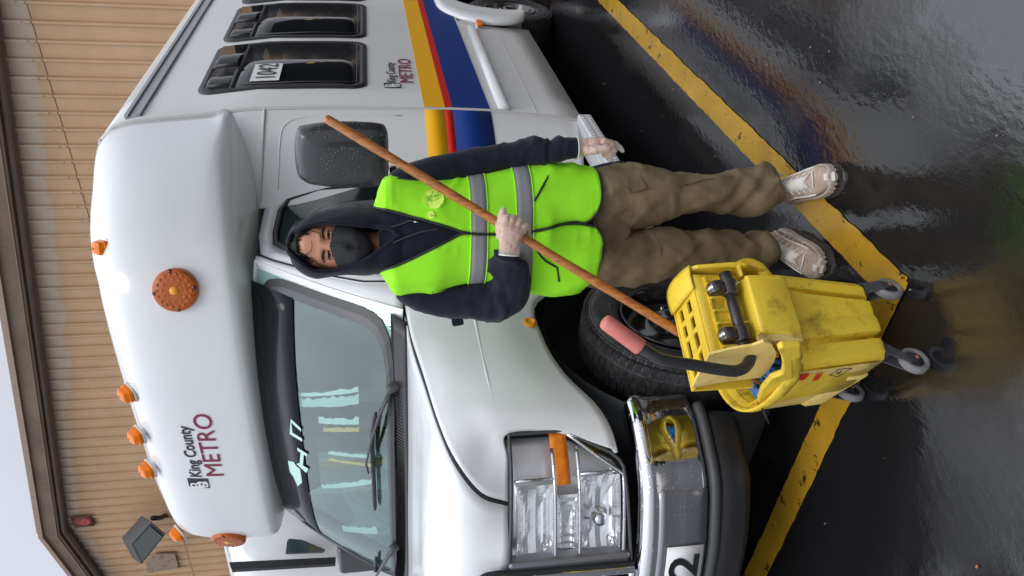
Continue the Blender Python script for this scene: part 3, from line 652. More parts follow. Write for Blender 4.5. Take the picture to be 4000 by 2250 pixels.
fen = [r[:5] for r in st_]; hood = [r[5:] for r in st_]
# arch lip: fender panel is cut by the wheel opening
gf = grid(fen, 6, 6)
patch('fender', fen, MT['white_paint'], bus, 6, 6, .008)
patch('fender', [[Vector((p.x, 2 * YC - p.y, p.z)) for p in r] for r in fen], MT['white_paint'], bus, 4, 4, .008)
hr = [r + [Vector((p.x, 2 * YC - p.y, p.z)) for p in reversed(r[:-1])] for r in hood]
patch('hood', hr, MT['white_paint'], bus, 6, 6, .008)
lip = spl([r[0] for r in st_], 5)
q = MB(); q.tube([p + Vector((0, .012, .004)) for p in lip], .010, 8); q.build('arch_lip', MT['white_paint'], bus)
q = MB(); ed = spl([r[4].lerp(r[5], .5) for r in st_], 5); q.tube([p - Vector((0, 0, .003)) for p in ed], .0055, 6); q.build('hood_gap', MT['interior_dark'], bus)
# raised swage along the fender
sw = spl([A(1853, 1235, y=1.805), A(1872, 1330, y=1.80), A(1893, 1430, y=1.795), A(1925, 1560, y=1.803), A(1950, 1655, y=1.822)], 6)
def snap(p):
    def pq(P): c = CM @ (P - EYE); return Vector((c.x / -c.z, c.y / -c.z))
    q0_ = pq(p); k4 = sorted((pp for r in gf for pp in r), key=lambda t_: (pq(t_) - q0_).length_squared)[:4]; d_ = sum((k - EYE).length for k in k4) / 4
    return EYE + (p - EYE).normalized() * (d_ + .0035)
swp = [snap(p) for p in sw]
for _ in range(6): swp = [swp[0]] + [(a + b_ + c_) / 3 for a, b_, c_ in zip(swp, swp[1:], swp[2:])] + [swp[-1]]
q = MB(); n_ = len(sw); q.tube(swp, [.0085] * (n_ - 1) + [.004], 12); q.build('fender_swage', MT['white_paint'], bus)
# wheel well, inner fender
q = MB(); q.lathe([(.50, .0), (.50, -.45), (.2, -.46)], (2.2, 1.82, .40), (0, -1, 0), 40); q.build('wheel_well', MT['interior_dark'], bus)
q = MB(); q.box((2.25, YC, .75), (1.0, 1.3, .7)); q.box((1.75, YC, .95), (.2, 1.5, .5)); q.build('engine_bay', MT['interior_dark'], bus, smooth=False)
tyre(2.20, 1.745, .368, 1.745, steer=.06)
c = A(2070, 1262, y=1.785); q = MB(); q.lathe([(.028, .0), (.028, .006), (.024, .008), (.023, .006), (.021, .011), (.017, .012), (.016, .010), (0, .011)], c - Vector((0, .0, 0)), (0, -1, .05), 32); q.build('side_marker_lamp', MT['amber_dot'], bus)
q = MB(); c = A(1785, 1236, y=1.80); q.prism([c + Vector((a, 0, b_)) for a, b_ in rrect(.13, .05, .008, 3)], (0, -.008, 0)); q.build('fender_badge', MT['decal_navy'], bus, bev=.003)
# cab side: lower door, pillars
def cy_old(z): return interp([(.4, 1.80), (1.2, 1.795), (1.5, 1.835), (1.62, 1.86), (2.12, 1.945)], z)
def cy2(z): return interp([(.4, 1.80), (1.2, 1.790), (1.5, 1.798), (1.62, 1.82), (1.8, 1.85), (2.12, 1.905)], z)
def refit(L): return [(x * cy2(z) / cy_old(z), 1.55 + (z - 1.55) * cy2(z) / cy_old(z)) for x, z in L]
def cpl(pts, off=0): return [Vector((x, cy2(z) - off, z)) for x, z in pts]
dl = [(3.42, .48), (3.45, 1.0), (3.45, 1.47)], [(2.9, .48), (2.9, 1.0), (2.9, 1.47)], [(2.58, .62), (2.56, 1.0), (2.58, 1.47)]
patch('door', [cpl(r) for r in dl], MT['white_paint'], bus, 4, 6, .02)
def strip(nm, A1, B1, m_, off=0, thick=.015):
    v = []; 
    for a, b_ in zip(A1, B1): v += [Vector((a[0], cy2(a[1]) - off, a[1])), Vector((b_[0], cy2(b_[1]) - off, b_[1]))]
    return mk(nm, v, [(2 * i, 2 * i + 1, 2 * i + 3, 2 * i + 2) for i in range(len(A1) - 1)], m_, bus, solid=thick, off=0)
outer = [(3.62, 1.47), (3.66, 1.9), (3.60, 2.06), (3.45, 2.115), (3.15, 2.115), (2.99, 2.09), (2.93, 2.03), (2.83, 1.9), (2.73, 1.77), (2.64, 1.62), (2.60, 1.50), (2.58, 1.40)]
inner = [(3.54, 1.47), (3.56, 1.85), (3.50, 2.01), (3.40, 2.045), (3.18, 2.05), (3.07, 2.04), (3.01, 1.99), (2.92, 1.86), (2.84, 1.75), (2.76, 1.62), (2.70, 1.52), (2.66, 1.44)]
outer, inner = refit(outer), refit(inner)
strip('door_frame', outer, inner, MT['white_paint'])
strip('door_seal', inner, [(lerp(a, 3.25, .07), lerp(b_, 1.75, .07)) for a, b_ in inner], MT['black_rubber'], .006)
strip('door_window', inner[:1] + inner, [(3.3, 1.45)] * 13, mat('door_pane', (.035, .05, .05), .07, spec=1.0), -.004, .004)
strip('door_joint', [(a + .002, b_) for a, b_ in outer[4:]], [(a - .006, b_ + .002) for a, b_ in outer[4:]], MT['interior_dark'], .012, .004)
for nm_, A1, B1, m_, off_, th_ in (('far_door_frame', outer, inner, MT['white_paint'], 0, .015), ('far_door_window', inner[:1] + inner, [(3.3, 1.45)] * 13, MT['door_glass'], -.004, .004)):
    v = []
    for a, b_ in zip(A1, B1): v += [Vector((a[0], 2 * YC - cy2(a[1]) + off_, a[1])), Vector((b_[0], 2 * YC - cy2(b_[1]) + off_, b_[1]))]
    mk(nm_, v, [(2 * i, 2 * i + 1, 2 * i + 3, 2 * i + 2) for i in range(len(A1) - 1)], m_, bus, solid=th_, off=0)
v, f = gm([[Vector((p.x, 2 * YC - p.y, p.z)) for p in r] for r in rows_f]); mk('far_fairing', v, f, MT['white_side'], bus, solid=.01, off=0)
# A pillar between door and screen
pt_ = [(2.875, 1.915, 2.09), (2.75, 1.90, 1.93), (2.62, 1.888, 1.76), (2.50, 1.874, 1.59), (2.41, 1.862, 1.455)]
pd = [(2.935, 1.90, 2.10), (2.80, 1.868, 1.92), (2.70, 1.845, 1.77), (2.60, 1.817, 1.60), (2.54, 1.80, 1.46)]
for s_ in (1, -1):
    fl_ = (lambda p: Vector(p)) if s_ > 0 else (lambda p: Vector((p[0], 2 * YC - p[1], p[2])))
    patch('screen_pillar', [[fl_(p) for p in pt_], [fl_(((a[0] + b_[0]) / 2 - .008, (a[1] + b_[1]) / 2 - .012, (a[2] + b_[2]) / 2)) for a, b_ in zip(pt_, pd)], [fl_(p) for p in pd]], MT['white_paint'], bus, 4, 4, .01)
q = MB(); q.box((3.45, YC, 2.20), (1.2, 1.7, .03)); q.build('cab_roof', MT['headliner'], bus, smooth=False)
mat('frit_dark', (.016, .017, .02), .35)
# windscreen, black band and seal
def ws(u, v_): # u -1..1 across, v 0 bottom..1 top
    hw = lerp(.935, .885, v_); y = YC + u * hw; a = abs(u)
    xb = 2.20 + .205 * a ** 2.3; xt = 2.73 + .135 * a ** 2.3
    zb = 1.510 - .03 * a ** 3; zt = 2.135 - .045 * a ** 3
    rr_ = 0
    return Vector((lerp(xb, xt, v_) - .02 * math.sin(math.pi * v_), y, lerp(zb, zt, v_)))
g = [[ws(-1 + 2 * i / 24, j / 12) for i in range(25)] for j in range(13)]
v, f = gm(g); mk('windscreen', v, f, MT['windscreen_glass'], bus)
def wsn(u, v_, d): return ws(u, v_) + Vector((-.74, 0, .62)) * d
def wband(nm, pa, pb, m_, d=.006, thick=.003):
    v = []
    for a, b_ in zip(pa, pb): v += [wsn(*a, d), wsn(*b_, d)]
    return mk(nm, v, [(2 * i, 2 * i + 1, 2 * i + 3, 2 * i + 2) for i in range(len(pa) - 1)], m_, bus, solid=thick, off=0, smooth=False)
def loopuv(w_, h_, r, cx=0, cy0=.5): return [(cx + a / 1, cy0 + b_) for a, b_ in rrect(w_ * 2, h_, r, 6)] 
k_ = 64
def rr2(i, mu, mv, rad):
    t_ = 2 * math.pi * i / k_; c_, s_ = math.cos(t_), math.sin(t_); n__ = 7
    rr = (abs(c_) ** n__ + abs(s_) ** n__) ** (-1 / n__); return (max(-1.01, min(1.01, c_ * rr * mu)), .5 + s_ * rr * mv * .5)
lowb = lambda L, v0: [(a, max(b_, v0)) for a, b_ in L]
oo = [rr2(i, 1.0, 1.02, 0) for i in range(k_ + 1)]; ii = lowb([rr2(i, .965, .965, 0) for i in range(k_ + 1)], .008)
wband('screen_seal', oo, ii, MT['frit_dark'], .004, .002)
wband('screen_corner', [(max(-1.03, min(1.03, (a) * 1.6)), max(-.03, min(1.03, .5 + (b_ - .5) * 1.6))) for a, b_ in oo], [(a * .985, .5 + (b_ - .5) * .985) for a, b_ in oo], MT['white_paint'], -.006, .004)
oo = ii; ii = lowb([rr2(i, .925, .93, 0) for i in range(k_ + 1)], .022)
mat('frit_grey', (.07, .072, .085), .25)
wband('frit_band', oo, ii, MT['frit_grey'], .003, .002)
# dark strip at the top of the glass
v, f = gm([[wsn(-.93 + 1.86 * i / 20, .68 + .03 * abs(-1 + i / 10) ** 2 + .32 * j / 3, .0045) for i in range(21)] for j in range(4)]); mk('dark_band', v, f, mat('dark_film', (.010, .014, .017), .1, spec=.25), bus, solid=.001)
# reflections on the screen, modelled as pale and yellow strips behind the glass
def wuv(px, py):
    best = min(((i, j) for i in range(81) for j in range(41)), key=lambda t_: sum((a - b_) ** 2 for a, b_ in zip(pp_(ws(-1 + t_[0] / 40, t_[1] / 40)), (px, py)))); return -1 + best[0] / 40, best[1] / 40
def pp_(P):
    c = CM @ (P - EYE); return (2000 - F_ * c.y / -c.z, 1125 - F_ * c.x / -c.z)
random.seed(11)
for m_, pa, pb, hw in (('reflection_white', (1130, 1548), (1395, 1535), 9), ('reflection_grey', (1135, 1575), (1395, 1572), 22), ('reflection_white', (1240, 1655), (1400, 1650), 15), ('reflection_yellow', (1250, 1690), (1400, 1692), 9), ('reflection_white', (1275, 1778), (1425, 1785), 9), ('reflection_yellow', (1275, 1795), (1440, 1826), 7), ('reflection_white', (1255, 1910), (1450, 1885), 13), ('reflection_white', (1335, 2070), (1465, 2080), 26)):
    if m_ == 'reflection_grey' and 'reflection_grey' not in MT: mat('reflection_grey', (.55, .66, .63), .6)
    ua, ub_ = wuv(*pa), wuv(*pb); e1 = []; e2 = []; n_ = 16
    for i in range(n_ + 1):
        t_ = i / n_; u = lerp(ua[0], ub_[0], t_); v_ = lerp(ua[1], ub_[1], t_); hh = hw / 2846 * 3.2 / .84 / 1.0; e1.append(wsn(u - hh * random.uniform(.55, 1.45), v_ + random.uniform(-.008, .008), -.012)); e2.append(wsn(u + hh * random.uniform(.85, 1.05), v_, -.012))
    vv = [p for pr_ in zip(e1, e2) for p in pr_]; mk('reflection_streak', vv, [(2 * i, 2 * i + 1, 2 * i + 3, 2 * i + 2) for i in range(n_)], MT[m_], bus, smooth=False, solid=.001)
# sign letters reflected in the glass, painted as teal shapes over the dark band
mat('reflected_letter_teal', (.50, .75, .68), .5)
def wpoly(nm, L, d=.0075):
    mk(nm, [wsn(*wuv(*q), d) for q in L], [tuple(range(len(L)))], MT['reflected_letter_teal'], bus, smooth=False, solid=.0008)
for L in ([(1136, 1636), (1144, 1640), (1148, 1700), (1140, 1692)], [(1144, 1636), (1180, 1668), (1178, 1680), (1142, 1652)], [(1148, 1688), (1182, 1712), (1180, 1722), (1148, 1700)], [(1166, 1745), (1202, 1768), (1200, 1782), (1164, 1758)], [(1170, 1800), (1208, 1822), (1204, 1838), (1168, 1812)], [(1180, 1770), (1190, 1772), (1188, 1820), (1178, 1812)], [(1133, 1800), (1150, 1806), (1160, 1822), (1178, 1830), (1182, 1885), (1162, 1893), (1150, 1860), (1138, 1840)]): wpoly('reflected_letter', L)
# interior seen through the screen
q = MB(); g = [[Vector((lerp(2.23 + .20 * abs(u) ** 2.3, 2.95, t_), YC + u * .84, 1.455 - .02 * t_ + .05 * math.sin(t_ * 3.1) - .12 * max(0, t_ - .8) * 5)) for u in [-1 + 2 * i / 16 for i in range(17)]] for t_ in [j / 8 for j in range(9)]]
mat('dash_grey', (.42, .47, .46), .6, var=.15, vs_=2)
v, f = gm(g); mk('dashboard', v, f, MT['dash_grey'], bus, solid=.01)
q = MB(); c = Vector((2.98, 2.28, 1.50)); ax = Vector((-.75, 0, .66)).normalized(); aa = Vector((0, 1, 0)); bb = ax.cross(aa)
q.tube([c + (aa * math.cos(R_(10 * k)) + bb * math.sin(R_(10 * k))) * .2 for k in range(37)], .016, 10); q.tube([c - aa * .19, c, c + aa * .19], .02, 8); q.build('steering_wheel', MT['interior_dark'], bus)
for yy in (2.25, 3.3):
    q = MB(); q.loft([[Vector((3.45 + .12 * h, yy + a, z_)) + Vector((b_, 0, 0)) for a, b_ in rrect(.50 - .2 * (h > .8), .14, .06, 4)] for h, z_ in ((0, 1.1), (.4, 1.3), (.75, 1.45), (.9, 1.55), (1, 1.62))]); q.build('driver_seat', MT['dash_grey'], bus)
for x, yy, r_, m_ in [(3.62, A(1350, py_, x=3.62).y, rr_, mm_) for py_, rr_, mm_ in ((1545, .05, 'reflection_white'), (1650, .045, 'reflection_white'), (1692, .022, 'reflection_yellow'), (1778, .035, 'reflection_white'), (1808, .022, 'reflection_yellow'), (1900, .045, 'reflection_white'))]:
    q = MB(); q.tube([(x, yy, .9), (x, yy, 2.15)], r_, 12); q.build('reflection_pole', MT[m_], bus)  # poles added inside the cab to stand in for streaks reflected on the screen
q = MB(); q.box((4.6, YC, 1.5), (.03, 2.0, 1.3)); q.build('bulkhead', MT['headliner'], bus, smooth=False)
# sun visor slab and mirror behind the glass
q = MB(); q.box((2.93, 3.25, 2.0), (.02, .62, .17), Matrix.Rotation(-.5, 3, 'Y')); q.box((2.93, 2.35, 2.0), (.02, .62, .17), Matrix.Rotation(-.5, 3, 'Y')); q.each('sun_visor', MT['interior_dark'], bus, bev=.01)
# cowl grille with louvres
g = []
for j in range(5):
    t_ = j / 4; g.append([Vector((lerp(2.13 + .225 * abs(u) ** 2.3, 2.215 + .205 * abs(u) ** 2.3, t_), YC + u * .94, lerp(1.450, 1.512, t_) - .012)) for u in [-1 + 2 * i / 30 for i in range(31)]])
v, f = gm(g); cw = mk('cowl', v, f, MT['black_trim'], bus, solid=.01)
q = MB()
for i in range(120):
    u = -1 + 2 * (i + .5) / 120; x0, x1 = 2.145 + .225 * abs(u) ** 2.3, 2.205 + .205 * abs(u) ** 2.3; sl_ = .012
    q.add([(x0, YC + u * .925, 1.452), (x0, YC + u * .925 + .006, 1.452), (x1, YC + u * .925 + .006 + sl_, 1.500), (x1, YC + u * .925 + sl_, 1.500), (x0, YC + u * .925 + .003, 1.468), (x1, YC + u * .925 + .003 + sl_, 1.514)], [(0, 1, 4), (3, 5, 2), (0, 4, 5, 3), (1, 2, 5, 4)])
q.build('louvre', MT['black_trim'], cw, smooth=False)
# wipers
def wiper(piv, arm, blade):
    root = empty('wiper', piv, None, None); root.parent = bus; root.location = Vector(piv) - bus.location
    q = MB(); q.tube(arm, [.017, .013, .009, .008, .007][:len(arm)], 8, flat=.6); q.lathe([(0, .02), (.018, .018), (.022, 0), (.02, -.03)], piv, (-.4, 0, .9), 16); q.build('wiper_arm', MT['plastic_grey'], root)
    q = MB(); q.tube(spl(blade, 4), [.006] + [.010] * (len(blade) * 4 - 5) + [.006], 8); m0 = blade[len(blade) // 2]; q.box(m0, (.03, .06, .02)); q.build('wiper_blade', MT['black_rubber'], root)
W_ = lambda x, y, d: wsn(*wuv(x, y), d)
wiper(W_(1535, 1505, .02), [W_(1535, 1500, .02), W_(1505, 1590, .045), W_(1475, 1690, .05), W_(1455, 1790, .045), W_(1452, 1838, .03)], [W_(1474, 1606, .02), W_(1468, 1700, .02), W_(1466, 1810, .02), W_(1470, 1900, .02), W_(1480, 1982, .02)])
wiper(W_(1540, 2130, .02), [W_(1540, 2128, .02), W_(1512, 2185, .045), W_(1480, 2245, .045)], [W_(1482, 2165, .02), W_(1480, 2200, .02), W_(1482, 2245, .02)])
# ---------------------------------------------------------------- headlight, grille, bumper
def hp(s, z, d=0): # front face line: s 0 outer corner .. 1 grille edge
    p = spl([(1.715, 1.868, 0), (1.62, 1.925, 0), (1.555, 1.99, 0), (1.50, 2.08, 0), (1.455, 2.17, 0), (1.43, 2.235, 0)], 6); k = s * (len(p) - 1); i = min(int(k), len(p) - 2)
    a = p[i].lerp(p[i + 1], k - i); tn = (p[i + 1] - p[i]).normalized(); no = Vector((tn.y, -tn.x, 0)); no = no if no.x < 0 else -no
    lo = interp([(.7, -.03), (.95, 0), (1.15, .01)], z); return Vector((a.x - lo * .0, a.y, z)) + no * d
def hlo(s): return interp([(0, .93), (.17, .755), (.24, .735), (1, .705)], s)
def hhi(s): return interp([(0, 1.125), (1, 1.145)], s)
hl = empty('headlight', hp(.5, .93), None, None); hl.parent = bus; hl.location = hp(.5, .93) - bus.location
nS, nT = 22, 12
def hgrid(d, a=0, b_=1, c=0, e=1): return [[hp(lerp(a, b_, i / nS), lerp(lerp(hlo(lerp(a, b_, i / nS)), hhi(.5), c), lerp(hlo(lerp(a, b_, i / nS)), hhi(.5), e), j / nT), d) for i in range(nS + 1)] for j in range(nT + 1)]
v, f = gm(hgrid(.012)); mk('lens', v, f, MT['lens_glass'], hl)
mat('reflector_bowl', (.97, .97, .98), .12, metal=.8, bump=.5, bs=13); mat('lamp_white', (.85, .85, .86), .25, metal=.5)
v, f = gm(hgrid(-.07)); mk('lamp_back', v, f, MT['lamp_white'], hl, solid=.003)
def bowl(s0, s1, z0, z1, depth, m_, nm='reflector', vert=0, horiz=0):
    g = []
    for j in range(15):
        r = []
        for i in range(19):
            a, b_ = -1 + 2 * i / 18, -1 + 2 * j / 14; k = max(0, 1 - max(abs(a) ** 3, abs(b_) ** 3)); rp_ = .004 * (abs((i * vert) % 2 - 1) if vert else 0) + .004 * (abs((j * horiz) % 2 - 1) if horiz else 0)
            r.append(hp(lerp(s0, s1, i / 18), lerp(z0, z1, j / 14), -.005 - depth * k + rp_))
        g.append(r)
    v, f = gm(g); mk(nm, v, f, m_, hl, smooth=not (vert or horiz), solid=.002)
bowl(.30, .93, .745, .885, .05, MT['reflector_bowl'], horiz=.5); bowl(.34, .93, .985, 1.115, .045, MT['reflector_bowl'], horiz=.34)
bowl(.42, .95, .895, .975, .03, MT['reflector_bowl'], vert=1)
v, f = gm([[hp(s, z, .004) for s in [i * .35 / 8 for i in range(9)]] for z in (.925, .945, .965, .985)]); mk('turn_signal', v, f, mat('signal_orange', (1, .23, .0), .35, var=.2, vs_=40), hl, solid=.004)
q = MB()
for z in (.893, .980): q.tube([hp(s / 20, z, .004) for s in range(2, 21)], .007, 8)
q.tube([hp(.28, z, .005) for z in (.75, .82, .888)], .006, 8); q.tube([hp(.30, z, .005) for z in (.985, 1.06, 1.12)], .006, 8)
q.tube([hp(s / 20, .735 if s > 6 else lerp(.93, .735, s / 6), .006) for s in range(0, 21)], .007, 8); q.build('bezel', MT['chrome'], hl)
q = MB(); rim = [hp(s / 20, hhi(s / 20), .012) for s in range(21)] + [hp(1, z, .012) for z in (1.0, .85)] + [hp(1 - s / 20, hlo(1 - s / 20), .012) for s in range(21)] + [hp(0, 1.0, .012), hp(0, 1.1, .012)]
q.tube(rim + rim[:1], .006, 8, cap=False); q.build('lamp_surround', MT['plastic_grey'], hl)
q = MB(); q.lathe([(0, .03), (.02, .025), (.026, .01), (.028, -.02)], hp(.62, .815, -.03), (-.9, -.4, 0), 20); q.build('bulb_shield', MT['chrome'], hl)
# far headlight, built the same but simpler
mir = lambda p: Vector((p.x, 2 * YC - p.y, p.z))
v, f = gm([[mir(p) for p in r] for r in hgrid(.008)]); mk('far_headlight', v, f, MT['reflector_bowl'], bus, solid=.004)
# strip of body under the hood line and the grille opening
q = MB(); gp = spl([(1.425, 2.235, 1.14), (1.435, 2.235, .70)], 6)
gr = empty('grille', (1.40, YC, .95), None, None); gr.parent = bus; gr.location = Vector((1.40, YC, .95)) - bus.location
def gx_(y): return 1.405 - .035 * (1 - ((y - YC) / .57) ** 2)
out_ = []
for a, b_ in ((2.245, .70), (2.24, .95), (2.235, 1.12), (2.225, 1.18), (2.24, 1.225), (2.29, 1.245), (2.5, 1.255), (2.8, 1.26)): out_.append(Vector((gx_(a), a, b_)))
full = out_ + [mir(p) for p in reversed(out_[:-1])]
q = MB(); q.tube(spl(full, 4), .016, 10, cap=False, flat=1.3); q.tube([Vector((gx_(y) - .004, y, .70)) for y in (2.245, 2.5, 2.8, 3.1, 3.355)], .018, 8); q.build('grille_surround', MT['chrome'], gr)
q = MB(); q.tube([p + Vector((.006, -.016 if p.y < YC - .5 else (.016 if p.y > YC + .5 else 0), .014 if p.z > 1.2 else 0)) for p in spl(full, 4)], .010, 8, cap=False); q.build('grille_gap', MT['interior_dark'], gr)
q = MB()
for z in (.80, .90, 1.0, 1.10, 1.18): q.tube([Vector((gx_(y) + .01, y, z)) for y in (2.26, 2.5, 2.8, 3.1, 3.34)], .022 if z < 1.15 else .012, 8, flat=.5)
q.build('grille_bar', MT['chrome'], gr)
q = MB(); q.box((1.50, YC, .97), (.02, 1.1, .54)); q.build('grille_mesh', MT['interior_dark'], gr, smooth=False)
q = MB(); q.box((1.44, 2.21, .93), (.05, .05, .43)); q.build('grille_side', MT['satin_silver'], gr, smooth=False, bev=.01)
# bumper: swept section along a plan curve
bp_ = spl([(1.80, 1.80, 0), (1.70, 1.815, 0), (1.60, 1.865, 0), (1.51, 1.925, 0), (1.44, 2.03, 0), (1.375, 2.18, 0), (1.33, 2.4, 0), (1.315, 2.8, 0)], 6)
bp_ = bp_ + [mir(p) for p in reversed(bp_[:-1])]
def bsw(sec_, rng=None, taper=False):
    rings = []; idx = range(len(bp_)) if rng is None else rng
    for i in idx:
        p = bp_[i]; tn = (bp_[min(i + 1, len(bp_) - 1)] - bp_[max(i - 1, 0)]).normalized(); no = Vector((-tn.y, tn.x, 0)); ctr = Vector((2.2, YC, 0)); no = no if no.dot(p - ctr) > 0 else -no
        bury = -.012 if rng is not None and i in (idx[0], idx[-1]) and taper else 0
        rings.append([p + no * (a + bury) + Vector((0, 0, b_)) for a, b_ in sec_])
    return rings
topz = .655
q = MB(); q.loft(bsw([(-.14, .67), (-.06, .69), (-.02, .688), (-.002, .672), (.004, .655), (-.0, .64), (-.01, .62), (-.013, .55), (-.006, .48), (-.01, .458), (-.03, .452), (-.10, .445)]), closed=False, cap=False); bump = q.build('bumper', MT['chrome'], bus, solid=.004, off=0)
q = MB(); rg_ = range(19, len(bp_) - 19); q.loft(bsw([(-.000, .636), (-.004, .61), (-.007, .54), (-.001, .460), (-.012, .457), (-.02, .457), (-.02, .63)], rg_, True)); q.build('bumper_face', MT['satin_silver'], bump)
q = MB(); q.loft(bsw([(-.02, .452), (.008, .445), (.016, .432), (.014, .418), (-.02, .412)], range(3, len(bp_) - 3))); q.build('bumper_strip', MT['bumper_grey'], bump)
q = MB(); q.loft(bsw([(-.03, .42), (-.01, .38), (-.02, .32), (-.06, .28), (-.10, .27)], range(5, len(bp_) - 5)), closed=False, cap=False); q.build('air_dam', MT['black_rubber'], bump, solid=.01)
# number plate sticker on the bumper: its last digit is in view
def bface(y, z, d):
    for i in range(len(bp_) - 1):
        a, b_ = bp_[i], bp_[i + 1]
        if a.y <= y <= b_.y and i > 8: k = (y - a.y) / (b_.y - a.y + 1e-9); p = a.lerp(b_, k); tn = (b_ - a).normalized(); no = Vector((-tn.y, tn.x, 0)); no = no if no.x < 0 else -no; return p + no * d + Vector((0, 0, z))
s1, s2 = A(2590, 2165, y=2.17), A(2742, 2155, y=2.17)
y0 = A(2660, 2155, x=1.372).y
vv = []; n_ = 14
for i in range(n_ + 1):
    y = y0 + .50 * i / n_
    for z in (.468, .602): vv.append(bface(y, z, .002))
mk('fleet_number', vv, [(2 * i, 2 * i + 1, 2 * i + 3, 2 * i + 2) for i in range(n_)], MT['decal_white'], bump, smooth=True, solid=.002, off=0)
text('numerals', '1042', (0, y0 + .425, .484), (0, -1, 0), (0, 0, 1), .150, MT['decal_black'], bump, bold=.003, squash=1.32, fn=lambda p: bface(p.y, p.z, .006))
# ---------------------------------------------------------------- unseen dark shed added to darken the side windows' reflections; its lamps show there
dp = empty('added_shed', (20, -8, 0), 'unseen long dark shed added behind the camera for the window reflections, with a lit lamp strip', 'building')
mat('added_shed_dark', (.035, .032, .030), .8, var=.4, vs_=.6); mat('added_shed_red', (.10, .03, .025), .8, var=.3, vs_=.5)
q = MB(); q.box((22, -9.5, 2.6), (40, 3, 5.2)); q.build('wall', MT['added_shed_dark'], dp, smooth=False)
q = MB()
for k in range(6): q.box((34 + k * 1.9, -7.97, 3.2), (1.2, .06, 3.6))
q.each('door', MT['added_shed_red'], dp, smooth=False)
lm = bpy.data.materials.new('added_lamp_warm'); lm.use_nodes = True; lb_ = lm.node_tree.nodes['Principled BSDF']; lb_.inputs['Emission Color'].default_value = (1, .62, .2, 1); lb_.inputs['Emission Strength'].default_value = 5; MT['added_lamp_warm'] = lm
q = MB()
for x0, x1 in ((28.2, 29.5), (30.3, 32.2), (37.5, 38.6)): q.box(((x0 + x1) / 2, -7.9, 4.5), (x1 - x0, .12, .14))
q.each('lamp', MT['added_lamp_warm'], dp, smooth=False)  # lamps of the added shed
# ---------------------------------------------------------------- door mirror
mr_ = empty('door_mirror', (2.95, 1.36, 1.68), None, None); mr_.parent = bus; mr_.location = Vector((2.95, 1.36, 1.68)) - bus.location
def mq(px, py, x=2.86): return A(px, py, x=x)
ol = [(1150, 640), (1148, 570), (1158, 525), (1180, 508), (1300, 494), (1420, 495), (1492, 502), (1512, 522), (1518, 560), (1520, 640), (1518, 690), (1500, 725), (1470, 736), (1400, 738), (1300, 735), (1220, 726), (1180, 712), (1160, 690)]
o0 = spc([mq(a, b_) for a, b_ in ol], 3); ctr = sum(o0, Vector()) / len(o0)
rings = [[ctr + (p - ctr) * k + Vector((dx, 0, 0)) for p in o0] for k, dx in ((.86, .085), (.93, .078), (.99, .055), (1.0, .04), (.985, .015), (.93, -.008), (.80, -.022), (.5, -.032), (.2, -.035))]
q = MB(); q.loft(rings); q.build('mirror_housing', MT['mirror_black'], mr_)
q = MB(); q.prism([ctr + (p - ctr) * .84 + Vector((.086, 0, 0)) for p in o0], (.004, 0, 0)); q.build('mirror_glass', MT['chrome'], mr_)
q = MB()
for z in (1.495, 1.455): q.tube([(2.91, 1.44, z + .02), (2.93, 1.62, z), (2.90, 1.84, z - .02)], .016, 10); q.build('mirror_arm', MT['black_trim'], mr_)
# far-side door mirror and cab side strip
q = MB(); q.box((2.9, 4.18, 1.68), (.1, .26, .36)); q.build('far_mirror', MT['mirror_black'], bus, bev=.03)
q = MB(); q.box((3.2, 2 * YC - 1.88, 1.0), (1.2, .03, 1.0)); q.build('far_door', MT['white_paint'], bus, smooth=False)
# ---------------------------------------------------------------- second bus parked beyond
nb = empty('parked_bus', (4.6, 5.9, 0), 'white bus parked on the far side, only its front corner showing', 'bus')
def nbx(z): return interp([(.3, 3.15), (1.9, 3.15), (2.45, 3.2), (2.62, 3.3), (2.72, 3.55)], z)
sec2 = []
for y, dx in ((4.62, .9), (4.62, .35), (4.66, .16), (4.76, .05), (4.9, 0), (5.9, -.03), (6.9, 0), (7.04, .05), (7.14, .2), (7.16, .9)):
    sec2.append([Vector((nbx(z) + dx, y + (.03 if y < 5.9 else -.03) * max(0, (z - 1.9)), z)) for z in (.3, .8, 1.3, 1.9, 2.2, 2.45, 2.55, 2.62, 2.68, 2.72)])
v, f = gm(sec2); mk('body', v, f, MT['white_gel'], nb, solid=.01)
q = MB(); q.box((6.6, 5.9, 1.5), (6.0, 2.5, 2.4)); q.box((6.7, 5.9, 2.74), (6.2, 2.3, .06)); q.each('body', MT['white_side'], nb, smooth=False, bev=.05)
q = MB(); q.box((3.12, 5.9, 1.72), (.03, 2.0, .75)); q.build('windscreen', MT['teal_glass'], nb, smooth=False, bev=.01)
q = MB(); q.prism([A(a, b_, y=4.60) for a, b_ in ((897, 2206), (908, 2236), (1310, 2212), (1312, 2186))], (0, -.03, 0)); q.build('corner_trim', MT['black_rubber'], nb, smooth=False)
q = MB(); q.prism([A(a, b_, y=4.60) for a, b_ in ((1122, 2118), (1130, 2108), (1180, 2112), (1270, 2150), (1262, 2160), (1116, 2166))], (0, -.012, 0)); q.build('quarter_window', MT['teal_glass'], nb, smooth=False)
q = MB(); q.lathe([(0, 0), (.37, 0), (.37, .22), (0, .22)], (3.9, 4.70, .37), (0, 1, 0), 32); q.lathe([(0, 0), (.37, 0), (.37, .22), (0, .22)], (8, 4.70, .37), (0, 1, 0), 32); q.each('wheel', MT['tyre'], nb)
